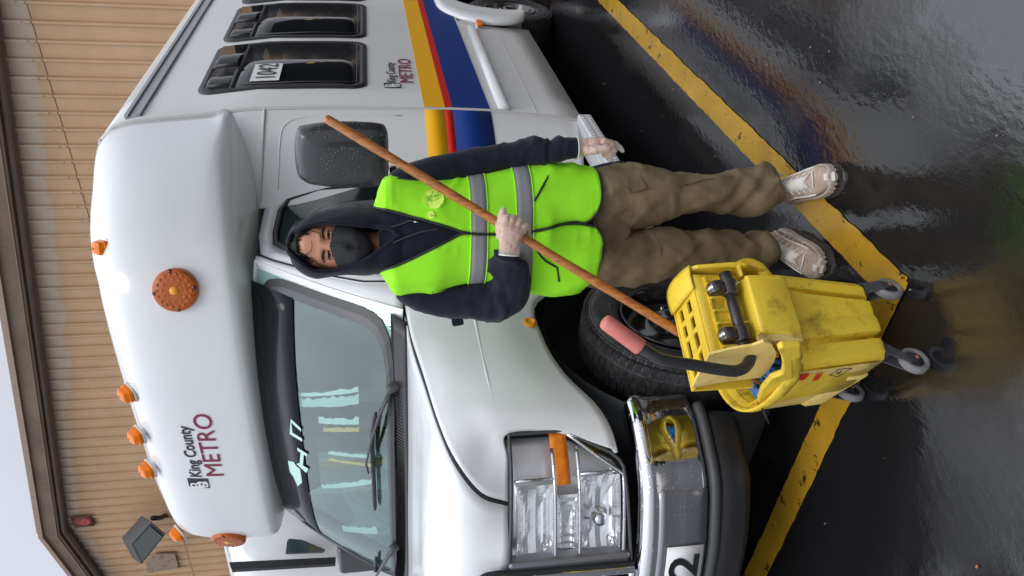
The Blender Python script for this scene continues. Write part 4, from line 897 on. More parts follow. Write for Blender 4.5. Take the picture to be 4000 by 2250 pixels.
# ================================================================ person
FH = Vector((.868, .496, 0)).normalized(); RH = Vector((FH.y, -FH.x, 0))
def PD(px, py, D):
    r = ray(px, py); return EYE + r * (D / r.dot(FH))
def ring(a, b, D, T=None, n=40, ex=2.2, D2=None):
    """a closed section seen edge to edge between two spots of the photograph; T is its half depth"""
    P, Q = PD(a[0], a[1], D), PD(b[0], b[1], D2 or D); c = (P + Q) / 2; w_ = (P - Q) / 2; T = w_.length if T is None else T
    out = []
    for k in range(n):
        t_ = 2 * math.pi * k / n; cs, sn = math.cos(t_), math.sin(t_); m_ = (abs(cs) ** ex + abs(sn) ** ex) ** (-1 / ex)
        out.append(c + w_ * cs * m_ + FH * T * sn * m_)
    return out
def rings(L, k=5, **kw):
    rs = [ring(*r, **kw) for r in L]; n = len(rs[0]); cols = [spl([r[i] for r in rs], k) for i in range(n)]
    return [[cols[i][j] for i in range(n)] for j in range(len(cols[0]))]
def warp(o, fn):
    me = o.data; me.update(); N_ = [v.normal.copy() for v in me.vertices]
    for v, n_ in zip(me.vertices, N_): v.co += n_ * fn(v.co)
    me.update(); return o
def nz3(p, s, seed=0): return noise.noise(Vector((p.x * s[0] + seed, p.y * s[1] - seed, p.z * s[2] + seed * .7)))
def ridge(p, s, seed=0): return 1 - 2 * abs(nz3(p, s, seed))
def crease(p, s, seed=0, w_=.16): return -max(0, 1 - abs(nz3(p, s, seed)) / w_) ** 1.6
mat('skin', (.56, .27, .165), .42, sss=.12, var=.08, vs_=14, bump=.05, bs=200)
mat('hoodie', (.011, .013, .024), .93, var=.25, vs_=40, bump=.25, bs=500, spec=.2); MT['hoodie'].node_tree.nodes['Principled BSDF'].inputs['Sheen Weight'].default_value = .12
mat('vest_lime', (.36, .95, .03), .75, var=.05, vs_=9, bump=.25, bs=700, spec=.2)
bq = MT['vest_lime'].node_tree.nodes['Principled BSDF']
mat('vest_tape', (.25, .25, .265), .5, var=.06, vs_=12); mat('piping', (.012, .02, .014), .5); mat('vest_pale', (.72, 1, .14), .6)
mat('khaki', (.115, .083, .046), .9, col2=(.24, .185, .11), vs_=4.5, bump=.3, bs=300, det=8, spec=.2)
mat('khaki_seam', (.13, .085, .045), .9)
mat('mask_cloth', (.030, .031, .035), .8, bump=.1, bs=400); mat('hair', (.006, .005, .006), .6, spec=.25); mat('tee', (.18, .18, .22), .9)
mat('eye_white', (.55, .5, .48), .2); mat('iris', (.012, .006, .004), .15); mat('lip_lid', (.17, .07, .045), .5)
mat('glove', (.92, .86, .80), .22, alpha=.34, bump=.6, bs=45); mat('shoe_cream', (.55, .47, .40), .7, col2=(.36, .28, .22), vs_=22, det=6); mat('shoe_mesh', (.50, .38, .30), .8, col2=(.33, .24, .18), vs_=14, bump=.5, bs=300); mat('shoe_pale', (.66, .62, .57), .6, var=.15, vs_=12); mat('shoe_toe', (.25, .23, .19), .7, var=.2, vs_=9); mat('lace', (.55, .46, .40), .8)
body = MB()
# torso, neck, limbs of the body (slim, under the clothes), hands and head follow below
body.loft(rings([((1490, 860), (1490, 1015), 2.47, .06), ((1540, 740), (1550, 1100), 2.47, .08), ((1680, 745), (1680, 1080), 2.46, .09), ((1900, 720), (1900, 1060), 2.46, .085), ((2120, 720), (2120, 1060), 2.46, .085), ((2290, 715), (2290, 1065), 2.46, .08), ((2340, 740), (2340, 1030), 2.46, .06)], 3, n=28))
body.loft(rings([((1400, 905), (1400, 1010), 2.47, .055), ((1450, 905), (1450, 1008), 2.47, .055), ((1510, 895), (1510, 1015), 2.475, .06), ((1540, 870), (1540, 1030), 2.47, .06)], 3, n=28))
body.loft(rings([((1560, 710), (1610, 770), 2.46), ((1700, 648), (1730, 695), 2.455), ((1900, 606), (1915, 655), 2.435), ((2100, 572), (2105, 615), 2.405), ((2250, 549), (2250, 604), 2.375, .02), ((2275, 545), (2275, 606), 2.372, .02)], 3, n=20))
body.loft(rings([((1600, 1110), (1600, 1165), 2.46), ((1750, 1140), (1755, 1200), 2.448), ((1880, 1145), (1895, 1205), 2.425), ((1945, 1120), (2000, 1165), 2.39, .03), ((1955, 1065), (2022, 1085), 2.34, .028), ((1955, 1020), (2015, 1022), 2.30, .024), ((1957, 985), (2015, 990), 2.272, .020)], 3, n=20))
body.loft(rings([((2330, 705), (2330, 850), 2.46, .07), ((2560, 700), (2560, 840), 2.45), ((2760, 715), (2760, 790), 2.44), ((2960, 710), (2960, 780), 2.47), ((3060, 715), (3060, 765), 2.49), ((3110, 700), (3110, 765), 2.47, .05)], 3, n=20))
body.loft(rings([((2330, 935), (2330, 1070), 2.46, .07), ((2560, 930), (2560, 1060), 2.45), ((2760, 935), (2760, 1020), 2.46), ((2960, 950), (2960, 1010), 2.49), ((3050, 960), (3050, 1010), 2.50), ((3090, 970), (3090, 1030), 2.48, .05)], 3, n=20))
# --- hands: finger chains as tapered tubes rooted in the palm
def finger(q, pts, r0, r1):
    p = spl(pts, 4); n = len(p); q.tube([p[0]] + p + [p[-1] + (p[-1] - p[-2]).normalized() * r1 * .8], [r0 * .5] + [lerp(r0, r1, i / (n - 1)) * (1 + .06 * math.sin(i * math.pi / 2)) for i in range(n)] + [r1 * .35], 12)
mopT, mopB = PD(1268, 459, 2.33), PD(2640, 1290, 2.10)
def onmop(px):
    best = min(range(0, 1001), key=lambda i: abs(proj_px(mopT.lerp(mopB, i / 1000)) - px)); return mopT.lerp(mopB, best / 1000)
def proj_px(P):
    c = CM @ (P - EYE); return 2000 - F_ * c.y / -c.z
def right_hand(q, g=0.0):
    hd = lambda px, py, d: PD(px, py, HD + d)
    q.loft(rings([((1957, 985), (2018, 988), HD + .03, .020 + g), ((1950, 955), (2028, 958), HD + .012, .022 + g), ((1948, 915), (2040, 928), HD - .004, .022 + g), ((1957, 885), (2050, 905), HD - .006, .019 + g), ((1972, 868), (2052, 894), HD - .002, .014 + g)], 4, n=22))
    for (a, b_, c, d_) in (((1965, 892), (1981, 852), (1995, 862), (1990, 900)), ((1990, 893), (2005, 854), (2019, 866), (2012, 905)), ((2015, 900), (2030, 866), (2042, 880), (2034, 915)), ((2036, 910), (2053, 884), (2060, 897), (2052, 926))):
        finger(q, [hd(*a, -.006), hd(*b_, -.004), hd(*c, .034), hd(*d_, .042)], .0108 + g, .0088 + g)
    finger(q, [hd(1958, 930, .012), hd(1952, 890, .016), hd(1960, 850, .014), hd(1966, 822, .012)], .0130 + g, .0105 + g)
HD = onmop(1995).dot(FH) - .026
right_hand(body)
def left_hand(q, g=0.0):
    hp_ = lambda px, py, D: PD(px, py, D)
    q.loft(rings([((2256, 547), (2256, 606), 2.375, .021 + g), ((2285, 541), (2285, 608), 2.37, .020 + g), ((2315, 536), (2315, 600), 2.365, .022 + g), ((2345, 534), (2342, 578), 2.37, .024 + g), ((2362, 538), (2356, 572), 2.37, .020 + g)], 4, n=22))
    for k, (m1, m2, m3) in enumerate((((2352, 552), (2386, 560), (2402, 590)), ((2355, 549), (2384, 575), (2385, 612)), ((2350, 548), (2374, 580), (2372, 616)), ((2345, 548), (2360, 580), (2358, 606)))):
        d_ = 2.345 + .018 * k; finger(q, [hp_(*m1, d_), hp_(*m2, d_), hp_(*m3, d_ + .006)], .0100 + g, .0080 + g)
    finger(q, [hp_(2290, 588, 2.355), hp_(2325, 586, 2.335), hp_(2358, 580, 2.325), hp_(2378, 580, 2.322)], .0145 + g, .0110 + g)
left_hand(body)
# --- head
HC = 2.455
def hpt(px, th, off=0):
    """head surface: px picks the height, th the angle from the face's middle"""
    hw = interp([(1128, 0.004), (1140, .042), (1165, .064), (1200, .077), (1250, .083), (1300, .083), (1350, .079), (1400, .068), (1435, .052), (1458, .030), (1470, .010)], px)
    fd = interp([(1128, .004), (1140, .06), (1165, .082), (1200, .094), (1250, .098), (1290, .098), (1350, .098), (1400, .094), (1435, .084), (1458, .066), (1470, .03)], px)
    mid = interp([(1128, 951), (1300, 956), (1470, 966)], px)
    s, c_ = math.sin(th), math.cos(th); m_ = (abs(s) ** 2.35 + abs(c_) ** 2.35) ** (-1 / 2.35); ctr = PD(px, mid, HC)
    dep = fd * c_ * m_ if c_ > 0 else .085 * c_ * m_ * min(1, hw / .06)
    x = hw * s * m_
    nose = math.exp(-(x / .010) ** 2) * interp([(1235, 0), (1262, .004), (1290, .010), (1340, .024), (1362, .020), (1376, 0)], px)
    sock = -.0105 * (math.exp(-((x - .029) / .015) ** 2) + math.exp(-((x + .029) / .015) ** 2)) * math.exp(-((px - 1284) / 13) ** 2)
    brow = .003 * (math.exp(-((abs(x) - .028) / .018) ** 2)) * math.exp(-((px - 1258) / 9) ** 2)
    chk = .004 * math.exp(-((abs(x) - .043) / .016) ** 2) * math.exp(-((px - 1325) / 26) ** 2)
    lipz = .004 * math.exp(-(x / .022) ** 2) * math.exp(-((px - 1400) / 12) ** 2)
    k = (nose + sock + brow + chk + lipz) if c_ > 0 else 0
    return ctr + RH * -x * -1 - FH * (dep + k + off * (1 if c_ > 0 else 0))
hg = [[hpt(px, -math.pi + 2 * math.pi * i / 64) for i in range(64)] for px in [1128 + 342 * j / 60 for j in range(61)]]
body.loft(hg)
for s_ in (1, -1):
    c = hpt(1310, s_ * 1.5); body.loft([[c + FH * (.012 * math.cos(t_) * k) + Vector((0, 0, .03 * math.sin(t_) * k)) + RH * s_ * o for t_ in [2 * math.pi * i / 12 for i in range(12)]] for k, o in ((.6, -.01), (1, .004), (.8, .012), (.3, .013))])
person = body.build('person', MT['skin'])
q = person.modifiers.new('r', 'REMESH'); q.mode = 'VOXEL'; q.voxel_size = .0034; q.use_smooth_shade = True
q = person.modifiers.new('s', 'SMOOTH'); q.iterations = 3; q.factor = .5
tag(person, 'person in a dark hoodie, lime safety vest and khaki trousers holding a wooden mop handle', 'person')
# eyes, brows
for s_, ex, ey in ((1, 1287, 916), (-1, 1289, 996)):
    th = math.asin(s_ * .029 / .083) ; dd = HC - .0935
    c = PD(ex, ey, dd)
    q = MB(); q.lathe([(0, .0118)] + [(.0118 * math.sin(R_(a)), .0118 * math.cos(R_(a))) for a in range(15, 181, 15)], c + FH * .0058, -FH, 24); eb = q.build('eyeball', MT['eye_white'], person)
    q = MB(); q.lathe([(0, .0128), (.0035, .0125), (.0062, .0112)], c + FH * .0058, -FH, 24); q.build('iris', MT['iris'], eb)
    up_ = Vector((0, 0, 1)); lt = RH
    def arc(h, w_, n=9, dd_=.0): return [c + lt * (w_ * (i / (n - 1) * 2 - 1)) + up_ * (h * (1 - (i / (n - 1) * 2 - 1) ** 2)) - FH * (.0078 * (1 - (i / (n - 1) * 2 - 1) ** 2) - .001 + dd_) for i in range(n)]
    q = MB(); q.tube(arc(.0066, .0165), [.0012] + [.0024] * 7 + [.0012], 8); q.tube(arc(-.0058, .0155), [.001] + [.0018] * 7 + [.001], 8); q.tube([p + up_ * .0046 for p in arc(.0075, .0175)], [.001] + [.0022] * 7 + [.001], 8); q.build('eyelid', MT['skin'], person)
    q = MB(); q.tube([p - FH * .0022 for p in arc(.0058, .0165)], [.0004] + [.0018] * 7 + [.0004], 6); q.build('eyelash', MT['hair'], person)
    q = MB()
    for i in range(60):
        t_ = random.random(); a = PD(1262 + 5 * (t_ - .5) ** 2 * 4 + random.uniform(-3, 3), ey + (t_ - .45) * 44 * (1 if s_ < 0 else -1) * 1, HC - .104 + abs(t_ - .3) * .012); q.tube([a, a + lt * (-s_ * .006) * -1 + up_ * .002 - FH * .001], [.0012, .0003], 4)
    q.build('eyebrow', MT['hair'], person)
# mask
mg = []
for j in range(15):
    r = []
    for i in range(31):
        u = -1 + 2 * i / 30; top = interp([(-1, 1326), (-.55, 1318), (-.2, 1304), (0, 1294), (.2, 1302), (.55, 1316), (1, 1328)], u); bot = 1462 - 92 * abs(u) ** 3.2; px = lerp(top, bot, j / 14)
        th = u * 1.42 * (1 - .15 * (j / 14)); beak = .020 * max(0, 1 - abs(u) * 1.3) * math.sin(math.pi * min(1, .25 + .62 * j / 14)) ** 1.2
        p = hpt(min(px, 1462), th, 0); nb = interp([(0, .000), (.25, .006), (.5, .016), (.8, .012), (1, .004)], j / 14) * max(0, 1 - abs(u) ** 1.5) + .0035
        no = (p - PD(px, 957, HC)).normalized(); r.append(p + no * nb)
    mg.append(r)
v, f = gm(mg); mk_ = mk('face_mask', v, f, MT['mask_cloth'], person, solid=.0015, off=0, sub=1)
q = MB(); q.tube([mg[j][15] - FH * .0006 for j in range(0, 15)], .0011, 6); q.tube([mg[6][i] - FH * .0006 for i in range(8, 16)], .0008, 6); q.build('mask_seam', MT['hoodie'], mk_)
# hair: cap, side locks and loose wet strands over the forehead
q = MB(); hcap = [[hpt(px, -math.pi + 2 * math.pi * i / 48) for i in range(48)] for px in (1128, 1136, 1146, 1158, 1168, 1176)]
hcap = [[p + (p - PD(1200, 955, HC)).normalized() * .006 for p in r] for r in hcap]; q.loft(hcap)
for s_ in (1, -1):
    for k in range(120):
        th0 = s_ * random.uniform(.3, 1.5); p0 = 1168 + random.uniform(-6, 6); pts = []
        ln = random.uniform(20, 60) + 100 * max(0, abs(th0) - .85) * (1.25 if s_ < 0 else .8); 
        for j in range(6):
            t_ = j / 5; px = p0 + ln * t_; th = th0 + s_ * .16 * t_ + .05 * math.sin(5 * t_ + k); a = hpt(px, th); pts.append(a + (a - PD(px, 955, HC)).normalized() * (.006 * (1 - t_) + .002))
        q.tube(pts, [.0030, .0034, .003, .0024, .0016, .0004], 5)
for k in range(12):
    th0 = random.uniform(-.6, .6); p0 = 1164; ln = random.uniform(10, 30); pts = []
    for j in range(5): t_ = j / 4; a = hpt(p0 + ln * t_, th0 + .1 * t_); pts.append(a - FH * .002)
    q.tube(pts, [.003, .0025, .002, .0014, .0004], 5)
for L in ([(1170, 915), (1200, 903), (1232, 905), (1250, 915), (1254, 930)], [(1165, 910), (1215, 890), (1245, 893), (1262, 905)], [(1185, 1000), (1210, 985), (1219, 965), (1217, 940)], [(1205, 1030), (1225, 1015), (1240, 1030), (1262, 1040)], [(1190, 1020), (1212, 1008), (1222, 1012)], [(1215, 890), (1240, 888), (1262, 892), (1270, 905)]):
    q.tube(spl([PD(a, b_, HC - .103 + .9 * ((b_ - 955) / 2846 * 2.4) ** 2 * 6) for a, b_ in L], 4), .0010, 5)
q.build('hair', MT['hair'], person)
# tee collar
q = MB(); q.loft(rings([((1500, 882), (1500, 1020), 2.465, .075), ((1535, 870), (1535, 1035), 2.46, .085), ((1580, 850), (1580, 1050), 2.455, .09)], 3, n=30)); q.build('tee_shirt', MT['tee'], person, solid=.002)
# --- trousers (each leg its own tube joined at the hips)
q = MB()
kw = dict(n=56)
LU = [((2260, 678), (2260, 900), 2.46, .095), ((2310, 662), (2310, 905), 2.46, .108), ((2340, 655), (2340, 908), 2.46, .115), ((2400, 648), (2405, 914), 2.46, .112), ((2450, 640), (2480, 899), 2.455, .105), ((2500, 641), (2548, 880), 2.45, .10), ((2573, 650), (2605, 852), 2.445, .092), ((2664, 683), (2690, 831), 2.44, .078), ((2768, 679), (2768, 819), 2.44, .074), ((2850, 668), (2850, 832), 2.455, .076), ((2915, 669), (2912, 843), 2.47, .085), ((2968, 650), (2965, 838), 2.475, .09), ((3000, 655), (2998, 800), 2.475, .085), ((3030, 700), (3030, 784), 2.47, .06)]
LL = [((2260, 850), (2260, 1100), 2.46, .095), ((2310, 860), (2310, 1118), 2.46, .108), ((2340, 870), (2340, 1122), 2.46, .115), ((2407, 895), (2407, 1118), 2.46, .112), ((2498, 896), (2498, 1107), 2.455, .105), ((2548, 889), (2573, 1093), 2.45, .10), ((2630, 897), (2643, 1076), 2.45, .09), ((2700, 904), (2720, 1064), 2.455, .08), ((2780, 901), (2790, 1056), 2.46, .078), ((2850, 905), (2855, 1048), 2.465, .08), ((2912, 918), (2915, 1040), 2.475, .082), ((2956, 893), (2960, 1038), 2.48, .085), ((2985, 908), (2988, 1034), 2.48, .08), ((3012, 938), (3008, 1030), 2.48, .065)]
q.loft(rings(LU, 6, **kw), cap=False); 
q.loft(rings(LL, 6, **kw), cap=False)
q.loft(rings([((2240, 675), (2240, 1105), 2.46, .098), ((2330, 662), (2330, 1118), 2.46, .108), ((2400, 700), (2400, 1080), 2.46, .095), ((2440, 790), (2440, 1000), 2.46, .07)], 5, **kw), cap=False)
tr = q.build('trousers', MT['khaki'], person, solid=.004)
LPX = lambda p: proj_px(p)
def tf(p):
    px = LPX(p); k = .003 + .004 * interp([(2300, .6), (2500, .8), (2640, 1.0), (2750, .6), (2850, .8), (2950, 1.8), (3010, 2.4)], px)
    return .0085 * crease(p + Vector((0, 0, p.dot(RH) * .9)), (5, 5, 8), 17, .17) * interp([(2300, .7), (2600, .9), (2750, .8), (2900, 1.0), (3000, 1.2)], px) + .005 * crease(p - Vector((0, 0, p.dot(RH) * 1.3)), (7, 7, 11), 27, .2) + k * 1.3 * nz3(p, (8, 8, 14), 3) + k * ridge(p + Vector((0, 0, p.dot(RH) * .8)), (7, 7, 9), 9) * .9 + .0015 * nz3(p, (40, 40, 60), 2)
warp(tr, tf)
def tseam(nm, pts, side_, r=.0016, m_='khaki_seam'):
    L = LU if side_ == 'U' else LL
    out = []
    for px, py in pts:
        i = min(range(len(L) - 1), key=lambda j: 0 if (L[j][0][0] + L[j][1][0]) / 2 <= px <= (L[j + 1][0][0] + L[j + 1][1][0]) / 2 else min(abs((L[j][0][0]) - px), abs(L[j + 1][0][0] - px)) + 1)
        a, b_ = L[i], L[i + 1]; k = max(0, min(1, (px - a[0][0]) / (b_[0][0] - a[0][0] + 1e-6))); y0, y1 = lerp(a[0][1], b_[0][1], k), lerp(a[1][1], b_[1][1], k); D = lerp(a[2], b_[2], k); T = lerp(a[3], b_[3], k)
        s = max(-1, min(1, (py - (y0 + y1) / 2) / ((y1 - y0) / 2))); out.append((px, py, D - T * (1 - abs(s) ** 2.2) ** (1 / 2.2) - .006))
    o = MB(); o.tube(spl([PD(*p) for p in out], 4), r, 6); return o.build(nm, MT[m_], person)
tseam('pocket_seam', [(2400, 665), (2430, 690), (2450, 725), (2468, 752), (2520, 740), (2600, 733), (2690, 720)], 'U', .0022)
tseam('pocket_seam', [(2478, 655), (2500, 690), (2520, 722), (2528, 742)], 'U', .002); tseam('leg_seam', [(2690, 722), (2760, 700), (2830, 697), (2905, 678)], 'U', .002)
tseam('leg_seam', [(2580, 835), (2588, 790), (2586, 745)], 'U', .0014)
tseam('leg_seam', [(2555, 925), (2578, 960), (2580, 1010), (2575, 1040)], 'L', .0016); tseam('pocket_seam', [(2450, 1085), (2560, 1072), (2640, 1052)], 'L', .0024)
# --- hoodie: torso, sleeves, hood
def cuff(q, L, k=6, n=48): q.loft(rings(L, k, n=n), cap=False)
q = MB()
cuff(q, [((1480, 880), (1485, 1035), 2.47, .085), ((1515, 780), (1520, 1085), 2.47, .10), ((1545, 735), (1560, 1118), 2.465, .11), ((1620, 725), (1620, 1115), 2.46, .115), ((1750, 722), (1750, 1105), 2.455, .118), ((1900, 695), (1900, 1100), 2.455, .115), ((2100, 672), (2100, 1120), 2.455, .115), ((2280, 668), (2280, 1118), 2.455, .115)])
q.build('hoodie', MT['hoodie'], person, solid=.003)
def sleevef(sc=1.0, el=None):
    def f(p):
        px = LPX(p); k = interp(el, px); return sc * (k * 1.1 * crease(p + Vector((0, 0, p.dot(RH) * .5)), (8, 8, 15), 5, .25) + k * .6 * ridge(p, (7, 7, 26), 5) + .35 * k * nz3(p, (16, 16, 30), 1)) + .0008 * nz3(p, (60, 60, 60))
    return f
SU = [((1512, 700), (1590, 810), 2.475, .05), ((1535, 672), (1620, 778), 2.472, .062), ((1593, 641), (1680, 748), 2.468), ((1676, 618), (1742, 714), 2.46), ((1759, 599), (1808, 702), 2.455), ((1869, 577), (1890, 684), 2.445), ((1952, 563), (1985, 662), 2.435), ((2040, 550), (2060, 652), 2.42), ((2088, 533), (2098, 646), 2.41), ((2120, 540), (2130, 641), 2.405), ((2150, 549), (2160, 636), 2.395, .042), ((2180, 532), (2190, 632), 2.39), ((2210, 540), (2215, 622), 2.385, .038), ((2252, 539), (2252, 615), 2.38, .034)]
q = MB(); cuff(q, SU); o = q.build('sleeve', MT['hoodie'], person, solid=.003); warp(o, sleevef(1, [(1550, .001), (1700, .0025), (1900, .004), (2050, .005), (2150, .006), (2250, .002)]))
SL = [((1555, 1055), (1550, 1160), 2.475, .05), ((1600, 1075), (1590, 1192), 2.47), ((1660, 1095), (1660, 1220), 2.462), ((1750, 1105), (1755, 1240), 2.45), ((1830, 1100), (1850, 1245), 2.435), ((1895, 1090), (1925, 1254), 2.415, .062), ((1915, 1072), (1990, 1240), 2.395, .062), ((1910, 1055), (2038, 1195), 2.375, .06), ((1905, 1040), (2065, 1130), 2.35, .056), ((1908, 1022), (2070, 1075), 2.325, .052), ((1925, 1008), (2052, 1032), 2.30, .045), ((1935, 995), (2032, 1008), 2.285, .036), ((1938, 978), (2030, 988), 2.272, .034)]
q = MB(); cuff(q, SL); o = q.build('sleeve', MT['hoodie'], person, solid=.003); warp(o, sleevef(1.0, [(1550, .002), (1700, .003), (1830, .006), (1950, .009), (2070, .006)]))
# hood: open-fronted shell; each row gives outer width, opening edges
HR = [ # px, outer A, outer B, inner A, inner B, D, T
 (1131, 930, 978, 944, 966, 2.445, .060), (1140, 905, 1008, 930, 985, 2.450, .085), (1156, 885, 1035, 905, 995, 2.455, .105), (1185, 860, 1062, 893, 1017, 2.46, .122), (1229, 836, 1083, 876, 1046, 2.465, .130), (1276, 822, 1081, 868, 1052, 2.465, .132), (1330, 812, 1073, 870, 1045, 2.465, .130), (1380, 809, 1072, 874, 1030, 2.465, .128), (1431, 811, 1074, 880, 1004, 2.465, .125), (1475, 816, 1068, 885, 975, 2.465, .118), (1519, 800, 1075, 889, 943, 2.465, .12), (1548, 770, 1095, 908, 922, 2.463, .115), (1575, 750, 1105, 913, 917, 2.46, .106), (1600, 750, 1105, 913, 917, 2.46, .09)]
def openring(r, n=44, off=0.0):
    px, a, b_, ia, ib, D, T = r; cy_ = (a + b_) / 2; hw = (b_ - a) / 2
    def at(s, back):
        t_ = (1 - min(1, abs(s)) ** 2.3) ** (1 / 2.3); ctr = PD(px, cy_, D); wv = PD(px, b_, D) - ctr
        return ctr + wv * s + FH * T * t_ * (1 if back else -1)
    s0, s1 = (ia - cy_) / hw, (ib - cy_) / hw; a0, a1 = math.asin(max(-1, min(1, s0))), math.asin(max(-1, min(1, s1)))
    angs = [a0 + (-math.pi / 2 - a0) * i / 14 for i in range(15)] ; out = [at(math.sin(x), False) for x in angs]
    out += [at(math.sin(-math.pi / 2 + math.pi * i / (n - 28)), True) for i in range(1, n - 28)]
    out += [at(math.sin(math.pi / 2 + (a1 - math.pi / 2) * i / 14), False) for i in range(15)]
    return out
def openloft(R, k, n=44):
    rs = [openring(r, n) for r in R]; cols = [spl([r[i] for r in rs], k) for i in range(len(rs[0]))]
    return [[c[j] for c in cols] for j in range(len(cols[0]))]
g = openloft(HR, 5); v, f = gm(g); hd_ = mk('hood', v, f, MT['hoodie'], person, solid=.010, off=0)
warp(hd_, lambda p: .004 * ridge(p, (9, 9, 7), 4) + .002 * nz3(p, (25, 25, 25), 7))
q = MB(); q.tube([r[0] for r in g][2:] , .0065, 8); q.tube([r[-1] for r in g][2:], .0065, 8); q.tube([g[0][0]] + [g[1][0], g[1][-1], g[0][-1]], .005, 8); q.build('hood_hem', MT['hoodie'], hd_)
q = MB(); q.tube(spl([PD(1519, 887, 2.352), PD(1545, 882, 2.345), PD(1575, 872, 2.338), PD(1600, 862, 2.33), PD(1618, 866, 2.326)], 4), .0028, 6); q.tube(spl([PD(1517, 958, 2.35), PD(1560, 938, 2.338), (PD(1610, 918, 2.330)), PD(1660, 903, 2.325), PD(1720, 893, 2.322)], 4), .0028, 6); q.each('drawstring', mat('cord_black', (.03, .03, .035), .7), person)
q = MB(); q.tube([PD(1617, 866, 2.3245), PD(1634, 868, 2.3225)], .0032, 8); q.build('cord_tip', MT['steel'], person)
# --- safety vest
VR = [ (1468, 806, 1062, 815, 1050, 2.47, .112), (1495, 720, 1075, 819, 1046, 2.468, .122), (1520, 697, 1112, 825, 1036, 2.466, .130), (1545, 694, 1150, 831, 1026, 2.464, .132), (1600, 697, 1149, 846, 1002, 2.46, .136), (1690, 706, 1141, 872, 956, 2.456, .138), (1742, 708, 1128, 887, 930, 2.455, .137), (1790, 702, 1118, 903, 908, 2.455, .136), (1850, 686, 1112, 909, 911, 2.455, .136), (1930, 672, 1115, 909, 911, 2.453, .136), (2010, 659, 1125, 903, 905, 2.452, .138), (2085, 646, 1142, 892, 894, 2.452, .140), (2150, 643, 1150, 874, 876, 2.452, .141), (2200, 644, 1150, 866, 872, 2.452, .141), (2245, 648, 1143, 868, 876, 2.452, .141), (2280, 652, 1120, 840, 885, 2.452, .139), (2300, 656, 1098, 800, 905, 2.452, .138), (2312, 664, 1060, 740, 940, 2.452, .137)]
g = openloft(VR, 7, 60); nv = len(g[0])
vf = lambda p: .006 * nz3(p, (5, 5, 8), 11) + .0065 * crease(p + Vector((0, 0, p.dot(RH) * .7)), (5, 5, 6.5), 21, .2) * interp([(1500, .8), (1800, .8), (1950, .6), (2150, 1.2), (2300, 1.6)], LPX(p)) + .003 * crease(p, (13, 13, 4), 31, .25)
v, f = gm(g); vest = mk('safety_vest', v, f, MT['vest_lime'], person, solid=.0022, off=0); warp(vest, vf)
gw = [[p.co.copy() for p in vest.data.vertices[i * nv:(i + 1) * nv]] for i in range(len(g))] if len(vest.data.vertices) == len(v) else g
def vpt(px, py, lift=.004):
    """point on the warped vest front seen at that spot"""
    best = None
    for i in range(len(gw)):
        if abs(proj_px(gw[i][0]) - px) > 45: continue
        for j in range(nv):
            P = gw[i][j]
            if P.dot(FH) > 2.47: continue
            c = CM @ (P - EYE); e_ = (2000 - F_ * c.y / -c.z - px) ** 2 + (1125 - F_ * c.x / -c.z - py) ** 2
            if best is None or e_ < best[0]: best = (e_, P)
    return PD(px, py, best[1].dot(FH) - lift)
def rowat(px):
    i = min(range(len(gw)), key=lambda i: abs(sum(proj_px(p) for p in (gw[i][8], gw[i][-9])) / 2 - px)); return i
for a, b_ in ((1838, 1904), (2016, 2082)):
    rows = []
    for t_ in (0, .33, .66, 1):
        px = lerp(a, b_, t_); k = min(range(len(g) - 1), key=lambda i: abs((proj_px(g[i][5]) + proj_px(g[i + 1][5])) / 2 - px)); p0, p1 = proj_px(g[k][5]), proj_px(g[k + 1][5]); u = (px - p0) / (p1 - p0 + 1e-9)
        row = []
        for j in range(nv):
            P = gw[k][j].lerp(gw[k + 1][j], u); cc_ = PD(px, 900, 2.455); no = (P - cc_); no = Vector((no.x, no.y, 0)).normalized(); row.append(P + no * .0032)
        rows.append(row)
    v, f = gm(rows); mk('reflective_tape', v, f, MT['vest_tape'], vest, solid=.001, off=0)
    q = MB(); q.tube(rows[0], .0022, 6); q.tube(rows[-1], .0022, 6); q.build('tape_edge', MT['vest_lime'], vest)
q = MB(); e1 = [r[0] for r in gw]; e2 = [r[-1] for r in gw]; q.tube([p - FH * .002 for p in e1], .0042, 8); q.tube([p - FH * .002 for p in e2], .0042, 8); q.tube(gw[-1], .004, 8); q.build('piping', MT['piping'], vest)
q = MB(); q.tube([vpt(a, b_) for a, b_ in ((2158, 655), (2140, 692), (2120, 728), (2100, 765), (2086, 785))], .0036, 6); q.tube([vpt(a, b_) for a, b_ in ((2092, 970), (2112, 1000), (2134, 1022), (2158, 1035), (2176, 1045), (2180, 1070), (2184, 1100))], .0036, 6); q.each('pocket_piping', MT['piping'], vest)
q = MB(); q.tube([vpt(a, b_, .002) for a, b_ in ((1500, 700), (1560, 698), (1640, 705), (1700, 712))], .004, 6); q.tube([vpt(a, b_, .002) for a, b_ in ((1540, 1146), (1600, 1146), (1690, 1138), (1760, 1122), (1850, 1105))], .0042, 6); q.each('armhole_piping', MT['piping'], vest)
c = vpt(1695, 776, .005); u_ = RH; v_ = Vector((0, 0, 1)); q = MB(); q.prism([vpt(1695 + 40 * math.cos(t_), 776 + 40 * math.sin(t_), .0045) for t_ in [2 * math.pi * i / 28 for i in range(28)]], -FH * .0008); em = q.build('vest_emblem', MT['vest_pale'], vest, smooth=False)
q = MB(); q.prism([vpt(1684 + 15 * math.cos(t_), 840 + 15 * math.sin(t_), .0045) for t_ in [2 * math.pi * i / 16 for i in range(16)]], -FH * .0008); q.build('vest_emblem', MT['vest_pale'], vest, smooth=False)
mat('emblem_green', (.25, .62, .03), .6); q = MB()
